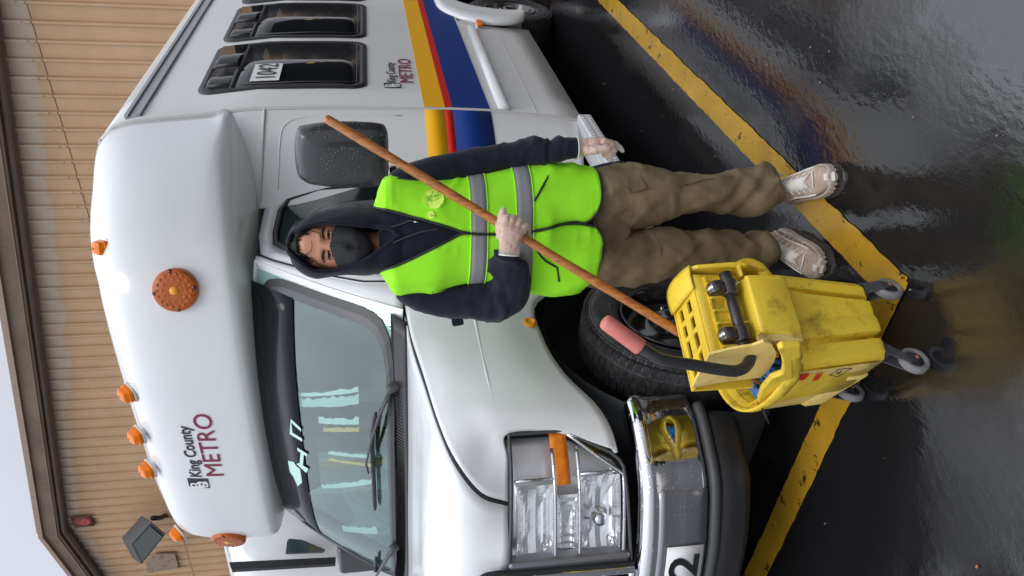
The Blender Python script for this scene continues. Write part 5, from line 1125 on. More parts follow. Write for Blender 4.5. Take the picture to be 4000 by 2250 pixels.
for a, b_, w_, h_ in ((1673, 775, 14, 20), (1688, 790, 12, 14), (1702, 790, 8, 24), (1712, 786, 8, 26), (1700, 765, 12, 10), (1712, 760, 6, 14), (1684, 764, 8, 8), (1722, 780, 4, 20), (1690, 752, 6, 10)):
    cpt = c + u_ * (-(b_ - 776)) / F_ * 2.3 + v_ * (-(a - 1695)) / F_ * 2.3 - FH * .002; q.box(cpt, (.0001, .0001, .0001)); q.prism([cpt + u_ * x / F_ * 2.3 + v_ * y / F_ * 2.3 for x, y in ((-h_ / 2, -w_ / 2), (h_ / 2, -w_ / 2), (h_ / 2, w_ / 2), (-h_ / 2, w_ / 2))], -FH * .0008)
q.build('emblem_mark', MT['emblem_green'], em, smooth=False)
q = MB(); q.tube(spl([vpt(1678, 835, .0065), vpt(1684, 846, .0065), vpt(1692, 840, .0065)], 4), .0014, 6); q.build('emblem_mark', MT['emblem_green'], em)
# --- gloves over the hands
for fn, nm in ((right_hand, 'glove'), (left_hand, 'glove')):
    q = MB(); fn(q, .0022)
    if fn is right_hand: q.loft(rings([((1950, 992), (2026, 997), HD + .034, .030), ((1948, 975), (2030, 980), HD + .026, .028), ((1948, 958), (2030, 962), HD + .014, .025)], 3, n=24))
    else:
        q.loft(rings([((2250, 536), (2252, 622), 2.376, .034), ((2268, 538), (2268, 615), 2.374, .028), ((2290, 539), (2290, 610), 2.37, .024)], 3, n=24)); finger(q, [PD(2392, 560, 2.35), PD(2412, 568, 2.35), PD(2432, 590, 2.352)], .012, .008)
    gl_ = q.build(nm, MT['glove'], person); m_ = gl_.modifiers.new('r', 'REMESH'); m_.mode = 'VOXEL'; m_.voxel_size = .0026; m_.use_smooth_shade = True
    m_ = gl_.modifiers.new('s', 'SMOOTH'); m_.iterations = 3
    tx = bpy.data.textures.new('wrinkle', 'CLOUDS'); tx.noise_scale = .012; m_ = gl_.modifiers.new('d', 'DISPLACE'); m_.texture = tx; m_.strength = .0058; m_.mid_level = .42
q = MB()
for rr in ([((1950, 994), (2027, 999), HD + .036, .031)], [((2251, 536), (2252, 623), 2.377, .035)]):
    R0 = ring(*rr[0], n=30); q.tube(R0 + R0[:1], .0022, 6, cap=False)
q.each('glove_cuff', mat('glove_edge', (.75, .72, .64), .4), person)
# --- shoes
def shoe(toe, ank, nm):
    """toe: ground point of the toe tip, ank: point under the ankle"""
    toe = Vector((toe.x, toe.y, 0)); ank = Vector((ank.x, ank.y, 0)); a = (toe - ank).normalized(); b_ = Vector((-a.y, a.x, 0)); L = .30; O_ = toe - a * L
    root = empty(nm, O_ + a * .1, None, None); root.parent = person; root.location = O_ + a * .1 - person.location
    prof_ = [(0, .022, .055), (.02, .034, .075), (.05, .039, .092), (.09, .040, .098), (.13, .041, .090), (.17, .045, .076), (.21, .050, .064), (.245, .049, .055), (.275, .040, .047), (.292, .026, .038), (.30, .010, .030)]
    def sec_(s, w_, h_, z0=.0, grow=0, n=26):
        out = []
        for k in range(n):
            t_ = 2 * math.pi * k / n; cs, sn = math.cos(t_), math.sin(t_); m_ = (abs(cs) ** 2.6 + abs(sn) ** 2.6) ** (-1 / 2.6); hh = (h_ - z0) / 2
            nar = 1 - .38 * max(0, sn) ** 1.5
            out.append(O_ + a * s + b_ * (w_ + grow) * cs * m_ * nar + Vector((0, 0, z0 + hh + hh * sn * m_)))
        return out
    q = MB(); rs = [sec_(s, w_, h_, .018) for s, w_, h_ in prof_]; cols = [spl([r[i] for r in rs], 3) for i in range(26)]; q.loft([[c[j] for c in cols] for j in range(len(cols[0]))]); up_ = q.build('shoe_upper', MT['shoe_mesh'], root)
    q = MB(); rs = [sec_(s + (.004 if s > .2 else -.004), w_ + .006, .030 + (.012 if s < .08 else 0) + (.008 if s > .27 else 0), 0) for s, w_, h_ in prof_]; q.loft(rs)
    for k in range(26):
        s = .01 + .285 * k / 25; w_ = interp([(p[0], p[1]) for p in prof_], s)
        for sg_ in (1, -1): q.box(O_ + a * s + b_ * sg_ * (w_ + .004) + Vector((0, 0, .014)), (.009, .010, .026), Matrix((a, b_, Vector((0, 0, 1)))).transposed())
    q.build('sole', MT['shoe_cream'], root, bev=.002)
    q = MB(); rs = [sec_(s, w_ + .002, h_ * .93, .016) for s, w_, h_ in prof_[7:]]; q.loft(rs); q.build('toe_cap', MT['shoe_toe'], root)
    q = MB(); c = toe + Vector((0, 0, .026)); q.prism([c + a * .004 + b_ * x + Vector((0, 0, y)) - a * (y * .5) for x, y in ((-.016, -.012), (.016, -.012), (.012, .016), (-.012, .016))], a * -.012); q.build('toe_guard', MT['shoe_pale'], root, bev=.002)
    q = MB(); rs = [sec_(s, w_ * .55, h_ + .006, h_ * .5) for s, w_, h_ in [(.075, .043, .106), (.10, .043, .107), (.14, .045, .098), (.18, .047, .082), (.215, .045, .068)]]; q.loft(rs); q.build('tongue', MT['shoe_pale'], root)
    q = MB()
    for sg_ in (1, -1):
        for k in range(6):
            s = .09 + .026 * k; w_ = interp([(p[0], p[1]) for p in prof_], s); h_ = interp([(p[0], p[2]) for p in prof_], s)
            q.tube([O_ + a * (s - .008) + b_ * sg_ * (w_ + .001) + Vector((0, 0, .035)), O_ + a * s + b_ * sg_ * (w_ * .88) + Vector((0, 0, h_ * .68)), O_ + a * (s + .008) + b_ * sg_ * (w_ * .52) + Vector((0, 0, h_ * .99))], [.0045, .004, .003], 6, flat=.7)
        q.tube([O_ + a * s + b_ * sg_ * (interp([(p[0], p[1]) for p in prof_], s) + .0015) * .96 + Vector((0, 0, interp([(p[0], p[2]) for p in prof_], s) * .72)) for s in (.03, .08, .14, .20, .235)], .0035, 6)
        q.tube(spl([O_ + a * .235 + b_ * sg_ * .047 + Vector((0, 0, .035)), O_ + a * .24 + b_ * sg_ * .03 + Vector((0, 0, .054)), O_ + a * .25 + b_ * sg_ * .0 + Vector((0, 0, .060))], 4), .003, 6)
    q.build('overlay', MT['shoe_pale'], root)
    q = MB()
    for k in range(6):
        s = .088 + .023 * k; h_ = interp([(p[0], p[2]) for p in prof_], s) + .009; h2 = interp([(p[0], p[2]) for p in prof_], s + .023) + .008
        for sg_ in (1, -1): q.tube(spl([O_ + a * s + b_ * sg_ * .024 + Vector((0, 0, h_ - .010)), O_ + a * (s + .011) + Vector((0, 0, (h_ + h2) / 2 + .002)), O_ + a * (s + .023) - b_ * sg_ * .024 + Vector((0, 0, h2 - .010))], 3), .0024, 6)
    q.tube(spl([O_ + a * .09 + Vector((0, 0, .117)), O_ + a * .10 + b_ * .03 + Vector((0, 0, .122)), O_ + a * .07 + b_ * .045 + Vector((0, 0, .11)), O_ + a * .11 + b_ * .05 + Vector((0, 0, .085))], 4), .0024, 6)
    q.build('lace', MT['lace'], root)
shoe(A(3250, 690, z=.02), PD(3040, 745, 2.50), 'shoe')
shoe(A(3205, 1050, z=.02), PD(3010, 968, 2.50), 'shoe')
q = MB(); q.loft(rings([((3015, 708), (3015, 780), 2.49, .05), ((3050, 712), (3050, 772), 2.49, .045)], 2, n=20)); q.loft(rings([((2995, 945), (2995, 1020), 2.50, .05), ((3035, 955), (3035, 1015), 2.50, .045)], 2, n=20)); q.each('sock', MT['hoodie'], person)
# dark jacket pocket edge showing past the hip
q = MB(); q.loft(rings([((2270, 668), (2270, 760), 2.52, .04), ((2330, 645), (2330, 740), 2.52, .05), ((2420, 628), (2420, 720), 2.52, .045), ((2450, 640), (2450, 700), 2.52, .02)], 4, n=24)); q.build('jacket_tail', mat('navy_cloth', (.010, .014, .032), .8), person)
# ================================================================ mop bucket with side-press wringer
bex = Vector((.888, -.46, 0)).normalized(); bey = Vector((.46, .888, 0)).normalized(); BO = Vector((1.566, 1.400, 0))
def bl(u, v, z): return BO + bex * u + bey * v + Vector((0, 0, z))
def BQ(x, y, u=None, v=None, z=None):
    r = ray(2600 + x / 1.932, 900 + y / 1.932)
    if z is not None: t_ = (z - H) / r.z
    else:
        n_, c = (bex, BO.dot(bex) + u) if u is not None else (bey, BO.dot(bey) + v); t_ = (c - n_.dot(EYE)) / n_.dot(r)
    return EYE + r * t_
bk = empty('mop_bucket', BO, 'yellow mop bucket with side-press wringer on casters over the stall corner', 'mop bucket')
mat('bucket_yellow', (.76, .50, .025), .5, col2=(.80, .58, .05), vs_=5, bump=.08, bs=50, coat=.12)
def grime(m, seed=0, amt=.60, pale=None):
    t = m.node_tree; b = t.nodes['Principled BSDF']; src = b.inputs['Base Color'].links[0].from_socket; tcn = t.nodes.new('ShaderNodeTexCoord')
    n = t.nodes.new('ShaderNodeTexNoise'); n.inputs['Scale'].default_value = 11; n.inputs['Detail'].default_value = 8; n.inputs['Roughness'].default_value = .72; t.links.new(tcn.outputs['Object'], n.inputs['Vector'])
    r = t.nodes.new('ShaderNodeMapRange'); r.inputs[1].default_value = amt - .06; r.inputs[2].default_value = amt + .10; r.inputs[4].default_value = .8; t.links.new(n.outputs[0], r.inputs[0])
    x = t.nodes.new('ShaderNodeMix'); x.data_type = 'RGBA'; x.inputs[7].default_value = (.22, .14, .015, 1); n3 = t.nodes.new('ShaderNodeTexNoise'); n3.inputs['Scale'].default_value = 48; n3.inputs['Detail'].default_value = 5; n3.inputs['Roughness'].default_value = .7; t.links.new(tcn.outputs['Object'], n3.inputs['Vector'])
    r3 = t.nodes.new('ShaderNodeMapRange'); r3.inputs[1].default_value = .60; r3.inputs[2].default_value = .72; r3.inputs[4].default_value = .7; t.links.new(n3.outputs[0], r3.inputs[0])
    mxm = t.nodes.new('ShaderNodeMath'); mxm.operation = 'MAXIMUM'; t.links.new(r.outputs[0], mxm.inputs[0]); t.links.new(r3.outputs[0], mxm.inputs[1])
    t.links.new(mxm.outputs[0], x.inputs[0]); t.links.new(src, x.inputs[6]); t.links.new(x.outputs[2], b.inputs['Base Color'])
grime(MT['bucket_yellow'])
mat('bucket_faded', (.72, .50, .12), .55, col2=(.76, .58, .22), vs_=7, bump=.1, bs=60); grime(MT['bucket_faded'], 3, .60)
mat('black_tube', (.022, .022, .024), .38, coat=.2, bump=.1, bs=200); mat('cam_black', (.03, .022, .02), .3, var=.4, vs_=20, coat=.3); mat('grip_pink', (.62, .20, .17), .55, col2=(.50, .12, .10), vs_=9)
mat('caster_grey', (.035, .035, .042), .6, var=.25, vs_=30); mat('caster_tyre', (.17, .17, .175), .7, var=.15, vs_=20); mat('rust', (.28, .10, .05), .9)
mat('mop_blue', (.03, .17, .50), .9, col2=(.06, .30, .62), vs_=60); mat('dirty_water', (.030, .016, .010), .06)
def outl(t_): # outline of the body at height share t_
    f = lambda a, b_: lerp(a, b_, t_)
    L, R_2, Fv, Bv = f(-.118, -.140), f(.135, .175), f(-.195, -.205), f(.19, .215)
    gr_ = .030 * (1 - .2 * t_)
    p = [(L, Fv + .05), (L + .004, Fv + .018), (L + .022, Fv + .002), (L + .045, Fv), (L + .066, Fv + .003), (L + .070, Fv + gr_), (L + .080, Fv + gr_),
         (L + .084, Fv - .010), (L + .10, Fv - .014), (L + .125, Fv - .012), (L + .14, Fv - .005), (L + .155, Fv - .009), (L + .180, Fv - .008), (R_2 - .072, Fv - .006), (R_2 - .067, Fv + gr_), (R_2 - .056, Fv + gr_),
         (R_2 - .052, Fv + .001), (R_2 - .025, Fv - .002), (R_2 - .008, Fv + .012), (R_2, Fv + .04), (R_2 + .006, 0), (R_2, Bv - .07), (R_2 - .02, Bv - .02), (R_2 - .06, Bv), (0, Bv + .008), (L + .06, Bv), (L + .02, Bv - .02), (L, Bv - .07), (L - .008, 0), (L - .004, -.06)]
    return p
def brings(T, grow=0):
    out = []
    for t_, z, k in T: out.append([bl(a * (1 - k * .0) + (0 if not k else (0 - a) * k), b_ + (0 - b_) * k, z) for a, b_ in outl(t_)])
    return out
q = MB(); q.loft(brings([(0, .118, .14), (0, .112, .05), (.02, .120, .012), (.06, .135, 0), (.3, .21, 0), (.6, .30, 0), (.85, .375, 0), (1, .42, 0)]), cap=False)
n_ = 30; q.add(brings([(0, .118, .14)])[0], [tuple(reversed(range(n_)))])
q.build('bucket_body', MT['bucket_yellow'], bk, solid=.005, off=-1, sharp=22)
# faded left wall shell, standing just proud
def wu(z): return lerp(-.118, -.140, (z - .12) / .30) - .004
def BW(x, y, lift=.0):
    u = -.13
    for _ in range(6): p = BQ(x, y, u=u - lift); u = wu(p.z)
    return p
v = []
for z in (.14, .2, .26, .32, .38, .41):
    for vv_ in (-.188, -.12, -.06, 0, .06, .12, .165): v.append(bl(wu(z) - .0015 - .005 * (1 - abs(vv_) / .17), vv_, z))
mk('faded_side', v, [(i * 7 + j, i * 7 + j + 1, (i + 1) * 7 + j + 1, (i + 1) * 7 + j) for i in range(5) for j in range(6)], MT['bucket_faded'], bk, solid=.002, off=0)
v = [bl(wu(z) - .012, vv_, z) for z in (.13, .20) for vv_ in (-.13, .19)]; 
q = MB(); q.loft([[bl(wu(z) - d_, vv_, z) for z, d_ in ((.125, .002), (.13, .012), (.19, .012), (.205, .002))] for vv_ in (-.10, .04, .17)]); q.build('side_rib', MT['bucket_faded'], bk, bev=.003)
# rim
rp2 = [(-.145, -.205), (-.105, -.222), (.0, -.222), (.12, -.218), (.178, -.20), (.20, -.13), (.205, 0), (.198, .12), (.165, .195), (.09, .228), (0, .235), (-.07, .215), (-.135, .155), (-.170, .08), (-.182, .0), (-.182, -.07), (-.172, -.13), (-.165, -.18)]
def rimring(k, z, dz=0): return spc([bl(a * k + .008 * (1 - k), b_ * k, z + dz * (1 if a < -.1 else .3)) for a, b_ in rp2], 4)
q = MB(); q.loft([rimring(.90, .40), rimring(.965, .405), rimring(1.0, .415), rimring(1.01, .43), rimring(1.0, .448), rimring(.975, .452), rimring(.95, .447), rimring(.93, .43), rimring(.91, .39)], cap=False); q.build('rim', MT['bucket_yellow'], bk, solid=.003)
q = MB(); q.loft([rimring(.92, .43), rimring(.88, .36), rimring(.80, .26), rimring(.76, .15)], cap=False); q.build('inner_wall', MT['bucket_yellow'], bk, solid=.003)
# rim hook piece at the left front, lug ring at the right front
q = MB(); q.loft([[BQ(x, y, u=-.150) + bex * d_ for x, y in ((838, 870), (870, 846), (1012, 838), (1016, 925), (952, 945), (955, 1090), (935, 1180), (850, 1270), (700, 1290), (690, 1260), (715, 1180), (790, 1090), (870, 1060), (880, 1000), (868, 930))] for d_ in (-.012, .006)]); q.build('rim_bracket', MT['bucket_yellow'], bk, smooth=False, bev=.005)
c = bl(.196, -.16, .452); q = MB()
arc_ = [c + bex * (.036 * math.cos(t_)) + Vector((0, 0, .042 * math.sin(t_))) for t_ in [R_(a) for a in range(-80, 271, 14)]]
q.tube(spl([bl(.165, -.16, .41)] + [bl(.170 + .048 * math.sin(R_(a)), -.16 , .452 - .048 * math.cos(R_(a))) for a in range(10, 175, 20)] + [bl(.165, -.16, .50)], 3), .019, 12, flat=1.0); q.build('lifting_lug', MT['bucket_yellow'], bk)
# wringer
wr = empty('wringer', bl(0, -.15, .5), None, None); wr.parent = bk; wr.location = bl(0, -.15, .5) - bk.location
# slotted top ledge: a grid of faces with the slots left out
ZT = .662
ub = [.155, .118, .094, .086, .062, .038, .030, .006, -.018, -.026, -.050, -.074, -.082, -.098]
vb = [-.03, -.052, -.088, -.112, -.158, -.2]
Uu = [.165, .110, .072, .058, .022, .008, -.028, -.042, -.078, -.098]; vbs = [-.032, -.062, -.090, -.128, -.158, -.200]
g_ = []; 
for i, vv_ in enumerate(vbs): g_.append([bl(lerp(a, a * 1.0 + (-.028 if a < 0 else .002) * (1 - i / 5), 1), vv_, ZT - .006 * (1 - i / 5)) for a in Uu])
vts = [p for r in g_ for p in r]; fcs = []
for i in range(5):
    for j in range(9):
        if i in (1, 3) and j in (1, 3, 5, 7): continue
        fcs.append((i * 10 + j, i * 10 + j + 1, (i + 1) * 10 + j + 1, (i + 1) * 10 + j))
mk('slotted_ledge', vts, fcs, MT['bucket_yellow'], wr, smooth=False, solid=.006, off=-1, bev=0)
q = MB(); q.loft([[bl(u, -.030, ZT - .003), bl(u, -.024, ZT - .003), bl(u, -.024, ZT - .20), bl(u, -.030, ZT - .20)] for u in (-.128, .17)]); q.build('back_plate', MT['bucket_yellow'], wr, smooth=False, bev=.002)
# rounded shoulder at the right end of the ledge
g_ = []
for i in range(9):
    t_ = i / 8; r = []
    for j in range(7):
        s = j / 6; r.append(bl(.118 + .075 * s, lerp(-.03, -.21, t_), ZT + .004 + .026 * math.sin(math.pi * min(1, s * .62)) * math.sin(math.pi * (.15 + .75 * t_)) - .012 * s))
    g_.append(r)
v, f = gm(g_); mk('shoulder', v, f, MT['bucket_yellow'], wr, solid=.006, off=0)
# press plate under the ledge
g_ = [[bl(u + .0 , -.200 + .012 * s + .006 * math.sin(u * 90) * s, ZT - .004 - .20 * s) for u in [-.098 + .263 * i / 20 for i in range(21)]] for s in (0, .1, .25, .5, .75, 1)]
v, f = gm(g_); mk('press_plate', v, f, MT['bucket_yellow'], wr, solid=.006)
q = MB()
for u, h_ in ((.13, .10), (.085, .055), (.045, .05), (.005, .10), (-.03, .05), (-.065, .10)): q.box(bl(u, -.208, .655 - h_ / 2 - .03), (.006, .02, h_), Matrix((bex, bey, Vector((0, 0, 1)))).transposed())
for z in (.625, .575): q.box(bl(.035, -.206, z), (.24, .012, .006), Matrix((bex, bey, Vector((0, 0, 1)))).transposed())
q.build('plate_rib', MT['bucket_yellow'], wr, smooth=False)
# side panels
def panel(nm, pts, ex_, m_, bev=.003):
    q = MB(); q.prism(pts, ex_); return q.build(nm, m_, wr, smooth=False, bev=bev)
pL = [BQ(200, 1190, u=-.130), BQ(332, 938, u=-.094), BQ(480, 900, u=-.094), BQ(600, 880, u=-.096), BQ(655, 872, u=-.096), BQ(740, 840, u=-.096), BQ(800, 860, u=-.10), BQ(836, 925, u=-.104), BQ(822, 990, u=-.108), BQ(775, 1060, u=-.112), BQ(715, 1112, u=-.117), BQ(600, 1125, u=-.120), BQ(460, 1142, u=-.123), BQ(320, 1165, u=-.126)]
cL = sum(pL, Vector()) / len(pL)
q = MB(); n_ = len(pL); q.add(pL + [cL] + [p + bex * .007 for p in pL] + [cL + bex * .007], [(i, (i + 1) % n_, n_) for i in range(n_)] + [((i + 1) % n_ + n_ + 1, i + n_ + 1, 2 * n_ + 1) for i in range(n_)] + [(i, i + n_ + 1, (i + 1) % n_ + n_ + 1, (i + 1) % n_) for i in range(n_)])
q.build('side_panel', MT['bucket_faded'], wr, smooth=False)
pR = [bl(.168, -.03, .645), bl(.186, -.10, .655), bl(.190, -.185, .667), bl(.187, -.212, .64), bl(.184, -.222, .60), bl(.182, -.232, .54), bl(.178, -.236, .50), bl(.172, -.21, .43), bl(.168, -.03, .43)]
q = MB(); q.prism(pR, -bex * .007); q.tube([p for p in pR[1:7]], .006, 8); q.build('side_panel', MT['bucket_yellow'], wr, smooth=False)
q = MB(); q.loft([[bl(u, -.20 - .0, .52), bl(u, -.235, .53), bl(u, -.24, .52), bl(u, -.20, .50)] for u in (.14, .182)]); q.build('panel_lip', MT['bucket_yellow'], wr, smooth=False, bev=.004)
# drip flap hanging over the front
fl4 = [BQ(600, 330, v=-.262), BQ(895, 332, v=-.262), BQ(1052, 806, v=-.262), BQ(722, 772, v=-.262)]
q = MB(); cc = sum(fl4, Vector()) / 4; 
def rnd(P4, k): 
    out = []
    for i in range(4):
        a, b_, c_ = P4[i - 1], P4[i], P4[(i + 1) % 4]; rad = .010 if i in (0, 3) else .022
        p1 = b_ + (a - b_).normalized() * rad; p2 = b_ + (c_ - b_).normalized() * rad; out += [p1, p1.lerp(b_, .55).lerp(b_.lerp(p2, .45), .5), p2]
    return out
o4 = rnd(fl4, 0); q.loft([[p + bey * .085 for p in o4], [p + bey * .006 for p in o4], [cc + (p - cc) * .97 for p in o4], [cc + (p - cc) * .90 - bey * .003 for p in o4]]); q.build('drip_flap', MT['bucket_yellow'], wr, sharp=40)
q = MB(); q.loft([[p + bex * d_ for p in (BQ(700, 832, v=-.262), BQ(1045, 832, v=-.262), BQ(1020, 858, v=-.22), BQ(690, 865, v=-.22))] for d_ in (.0, .02)]); q.build('flap_side', MT['bucket_faded'], wr, smooth=False, bev=.003)
# shaft, cams, spring, lever and grip
sh = MB(); s0, s1 = BQ(455, 350, v=-.225), BQ(596, 880, v=-.225); sh.tube([s0, s1], .0165, 20); ax = (s1 - s0).normalized(); sh.tube([s0 - ax * .01, s0 + ax * .03], .019, 20); sh.build('shaft', MT['black_tube'], wr)
for t_ in (.17, .83):
    q = MB(); c = s0.lerp(s1, t_); o_ = Vector((0, 0, .038)) - bey * -.004
    q.lathe([(0, .019), (.024, .018), (.027, .012), (.027, -.012), (.024, -.018), (0, -.019)], c + o_ + bey * -.002, ax, 28); q.lathe([(.016, .026), (.024, .022), (.025, 0), (.024, -.022), (.016, -.026)], c, ax, 24); q.box(c + o_ * .5, (.02, .03, .03), Matrix((ax, bey, Vector((0, 0, 1)))).transposed())
    q.build('cam', MT['cam_black'], wr, bev=.002)
    q = MB(); q.lathe([(.0275, .008), (.0275, -.008)], c + o_ + bey * -.002, ax, 28, arc=.22, a0=-bey + Vector((0, 0, .9))); q.build('cam_band', MT['steel'], wr, solid=.001)
q = MB(); c0 = s0 + ax * .028; b1 = bey; b2 = ax.cross(b1); q.tube([c0 + ax * (.012 * k / 40) + (b1 * math.cos(k * .7) + b2 * math.sin(k * .7)) * .0205 for k in range(41)] + [BQ(600, 350, v=-.25)], .0016, 6); q.build('spring', MT['steel'], wr)
lvp = [(2917, 1352, -.100), (2928, 1375, -.125), (2926, 1408, -.155), (2910, 1437, -.170), (2880, 1452, -.172), (2840, 1451, -.170), (2783, 1441, -.168), (2693, 1424, -.165), (2620, 1412, -.162), (2570, 1399, -.158), (2530, 1374, -.155), (2494, 1353, -.152)]
def BP(px, py, u): r = ray(px, py); return EYE + r * ((BO.dot(bex) + u - bex.dot(EYE)) / bex.dot(r))
# the lever swings in a plane beside the bucket, leaning a little to the front
def LV(px, py, v): r = ray(px, py); return EYE + r * ((BO.dot(bey) + v - bey.dot(EYE)) / bey.dot(r))
lp_ = [s1 - ax * .02, s1 + ax * .01] + [LV(px, py, vv_) for px, py, vv_ in ((2932, 1376, -.222), (2928, 1408, -.226), (2908, 1436, -.230), (2872, 1449, -.232), (2830, 1446, -.234), (2783, 1439, -.236), (2693, 1423, -.242), (2620, 1412, -.248), (2572, 1399, -.253), (2530, 1374, -.26), (2490, 1351, -.266))]
q = MB(); q.tube(spl(lp_, 5), .0160, 18); q.build('lever', MT['black_tube'], wr)
gp_ = [LV(2503, 1358, -.264), LV(2355, 1250, -.29)]; gd = (gp_[1] - gp_[0]).normalized()
q = MB(); q.tube([gp_[0] - gd * .002, gp_[0], gp_[0] + gd * .006, gp_[1] - gd * .012, gp_[1] - gd * .004, gp_[1]], [.0175, .0215, .0225, .0215, .0185, .010], 24); q.build('grip', MT['grip_pink'], wr)
# casters
def caster(u, v, cx, cy_, az, nm='caster'):
    rt = empty(nm, bl(u, v, .09), None, None); rt.parent = bk; rt.location = bl(u, v, .09) - bk.location
    ctr = Vector((cx, cy_, .042)); ax_ = Vector((math.cos(az), math.sin(az), 0)); fw = Vector((ax_.y, -ax_.x, 0)); top = bl(u, v, .112)
    q = MB(); q.lathe([(.027, -.012), (.037, -.014), (.042, -.009), (.042, .009), (.037, .014), (.027, .012), (.027, -.012)], ctr, ax_, 40); q.build('wheel_tyre', MT['caster_tyre'], rt)
    q = MB(); q.lathe([(0, -.011), (.010, -.012), (.012, -.006), (.026, -.006), (.026, .006), (.012, .006), (.010, .012), (0, .011)], ctr, ax_, 30); q.build('hub', MT['caster_grey'], rt)
    q = MB()
    for s_ in (1, -1):
        q.loft([[top + ax_ * s_ * .020 + fw * .024, top + ax_ * s_ * .016 + fw * .024, top + ax_ * s_ * .016 - fw * .024, top + ax_ * s_ * .020 - fw * .024], [ctr + Vector((0, 0, .03)) + ax_ * s_ * .019 + fw * .020, ctr + Vector((0, 0, .03)) + ax_ * s_ * .015 + fw * .020, ctr + Vector((0, 0, .03)) + ax_ * s_ * .015 - fw * .020, ctr + Vector((0, 0, .03)) + ax_ * s_ * .019 - fw * .020], [ctr - Vector((0, 0, .004)) + ax_ * s_ * .019 + fw * .008, ctr - Vector((0, 0, .004)) + ax_ * s_ * .015 + fw * .008, ctr - Vector((0, 0, .004)) + ax_ * s_ * .015 - fw * .008, ctr - Vector((0, 0, .004)) + ax_ * s_ * .019 - fw * .008]])
    q.box(top - Vector((0, 0, .004)), (.046, .05, .012), Matrix((ax_, fw, Vector((0, 0, 1)))).transposed()); q.tube([top - Vector((0, 0, .005)), top + Vector((0, 0, .02))], .012, 12); q.build('fork', MT['caster_grey'], rt, smooth=False, bev=.002)
    q = MB(); q.tube([ctr - ax_ * .022, ctr + ax_ * .022], .006, 10); q.build('axle', MT['rust'], rt)
az0 = math.atan2(RH.y, RH.x)
c1, c2, c3 = A(3468, 1130, z=.042), A(3570, 1410, z=.042), A(3322, 1530, z=.042)
caster(.105, -.165, c1.x, c1.y, az0 - R_(30)); caster(-.085, -.165, c2.x, c2.y, az0 - R_(40)); caster(-.085, .15, c3.x, c3.y, az0 - R_(24)); caster(.105, .15, bl(.115, .17, 0).x, bl(.115, .17, 0).y, az0 - R_(40))
# label on the left wall
q = MB(); q.prism([BW(x, y, .0105) for x, y in ((966, 1163), (975, 1135), (1005, 1105), (1060, 1085), (1088, 1083), (1070, 1105), (1040, 1130), (1000, 1155))], -bex * .0008); lb = q.build('label_mark', MT['red_vinyl'], bk, smooth=False)
q = MB()
for x in (1105, 1122, 1140): q.prism([BW(x, 1140 - (x - 1105) * .3, .0105), BW(x + 10, 1138 - (x - 1105) * .3, .0105), BW(x + 48, 1078 - (x - 1105) * .2, .0105), BW(x + 38, 1080 - (x - 1105) * .2, .0105)], -bex * .0008)
q.each('label_mark', MT['red_vinyl'], bk, smooth=False)
tri = [BW(1236, 1092, .0105), BW(1300, 1104, .0105), BW(1408, 1040, .0105), BW(1310, 1048, .0105)]
q = MB(); q.tube(spc(tri, 1) + tri[:1], .0012, 6, cap=False); q.tube([BW(1285, 1082, .011), BW(1310, 1075, .011), BW(1330, 1062, .011)], .0016, 6); q.tube([BW(1295, 1066, .011), BW(1318, 1082, .011)], .0013, 6); q.build('warning_triangle', MT['decal_black'], bk)
q = MB(); hk = BQ(700, 1300, z=.42); q.tube([hk, LV(2982, 1610, .02) * 0 + BP(2985, 1610, -.20), BP(3003, 1655, -.205)], [.0035, .003, .0025], 8); q.build('hook_wire', MT['black_tube'], bk)
w_ = mk('dirty_water', [p for p in rimring(.86, .33)], [tuple(range(72))], MT['dirty_water'], None, smooth=False); tag(w_, 'dark dirty water lying in the yellow mop bucket', 'water', None, 'stuff')
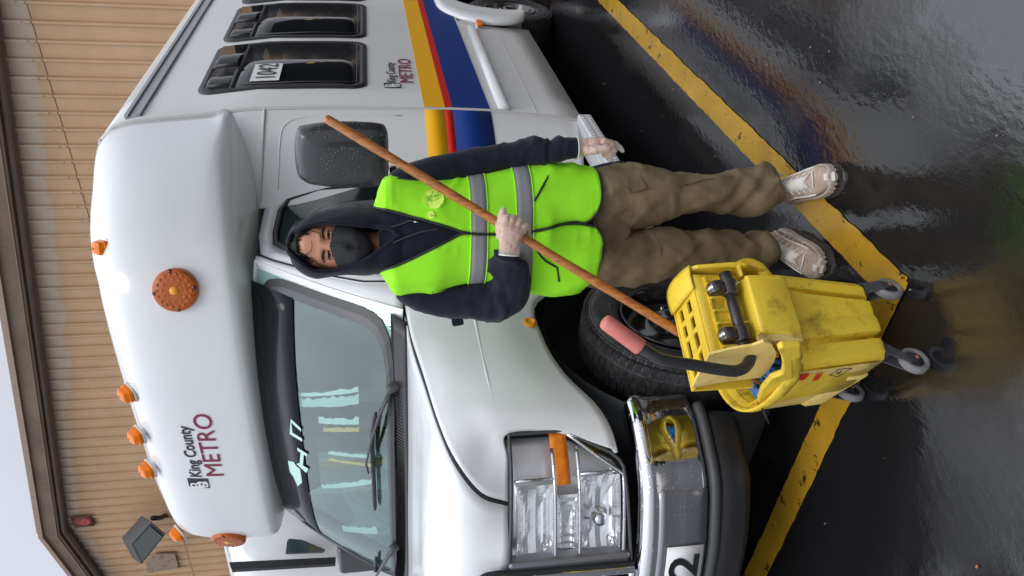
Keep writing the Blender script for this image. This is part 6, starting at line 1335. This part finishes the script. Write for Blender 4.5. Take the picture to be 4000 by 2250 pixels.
# ================================================================ mop
mp_ = empty('mop', mopB, 'wet mop with a long worn wooden handle and blue strands', 'mop')
mat('mop_wood', (.55, .20, .03), .34, col2=(.24, .065, .012), vs_=10, det=6, coat=.35, bump=.1, bs=40, stretch=(9, 9, 1.2))
md = (mopB - mopT).normalized(); end = mopB + md * .34
q = MB(); n_ = 40; L_ = (end - mopT).length
q.tube([mopT + md * s for s in (0, .003, .008, .016)] + [mopT + md * (.016 + (L_ - .016) * i / n_) for i in range(1, n_ + 1)], [.005, .0105, .0130, .0142] + [.0142 + .0006 * math.sin(i * .9) for i in range(n_)], 20); q.build('handle', MT['mop_wood'], mp_)
q = MB(); random.seed(5)
for k in range(110):
    a0 = bl(random.uniform(-.05, .05), random.uniform(-.0, .10), random.uniform(.34, .41)); pts = [a0]; d_ = Vector((random.uniform(-1, .1), random.uniform(-.6, 1), random.uniform(-.25, .35))).normalized()
    tgt = bl(random.uniform(-.135, -.04), random.uniform(-.04, .12), random.uniform(.34, .405))
    m1 = a0.lerp(tgt, .5) + Vector((0, 0, random.uniform(.0, .035)))
    P_ = spl([a0, m1, tgt, tgt + Vector((.01, .01, -.05))], 4); q.tube(P_, .0038, 6)
q.build('mop_strands', MT['mop_blue'], mp_)
q = MB(); q.tube(spl([bl(-.02, .03, .44), bl(-.09, .02, .452), bl(-.135, -.01, .445), bl(-.15, -.05, .43)], 4), .012, 8, flat=.4); q.tube(spl([bl(-.16, -.12, .44), bl(-.12, -.125, .46), bl(-.08, -.12, .455)], 4), .013, 8, flat=.3); q.each('mop_band', mat('band_blue', (.05, .12, .32), .8, var=.3, vs_=90), mp_)
# specks of grit and leaf on the wet ground
mat('grit', (.25, .24, .22), .7); mat('leaf_bit', (.45, .16, .06), .7)
for m__, cnt, nm, lb_ in (('grit', 80, 'grit', 'small pale grit scattered over the wet asphalt'), ('leaf_bit', 16, 'litter', 'tiny orange leaf scraps lying on the wet asphalt')):
    q = MB(); random.seed(cnt)
    for k in range(cnt):
        x, y = random.uniform(.8, 5), random.uniform(.3, 3.2); s_ = random.uniform(.0012, .0045) * (1.0 if m__ == 'grit' else 1.6); a = random.uniform(0, 6)
        q.box((x, y, s_ * .4 + .004), (s_ * 1.6, s_, s_ * .6), Matrix.Rotation(a, 3, 'Z'), top=.7)
    tag(q.build(nm, MT[m__], smooth=False), lb_, None, None, 'stuff')
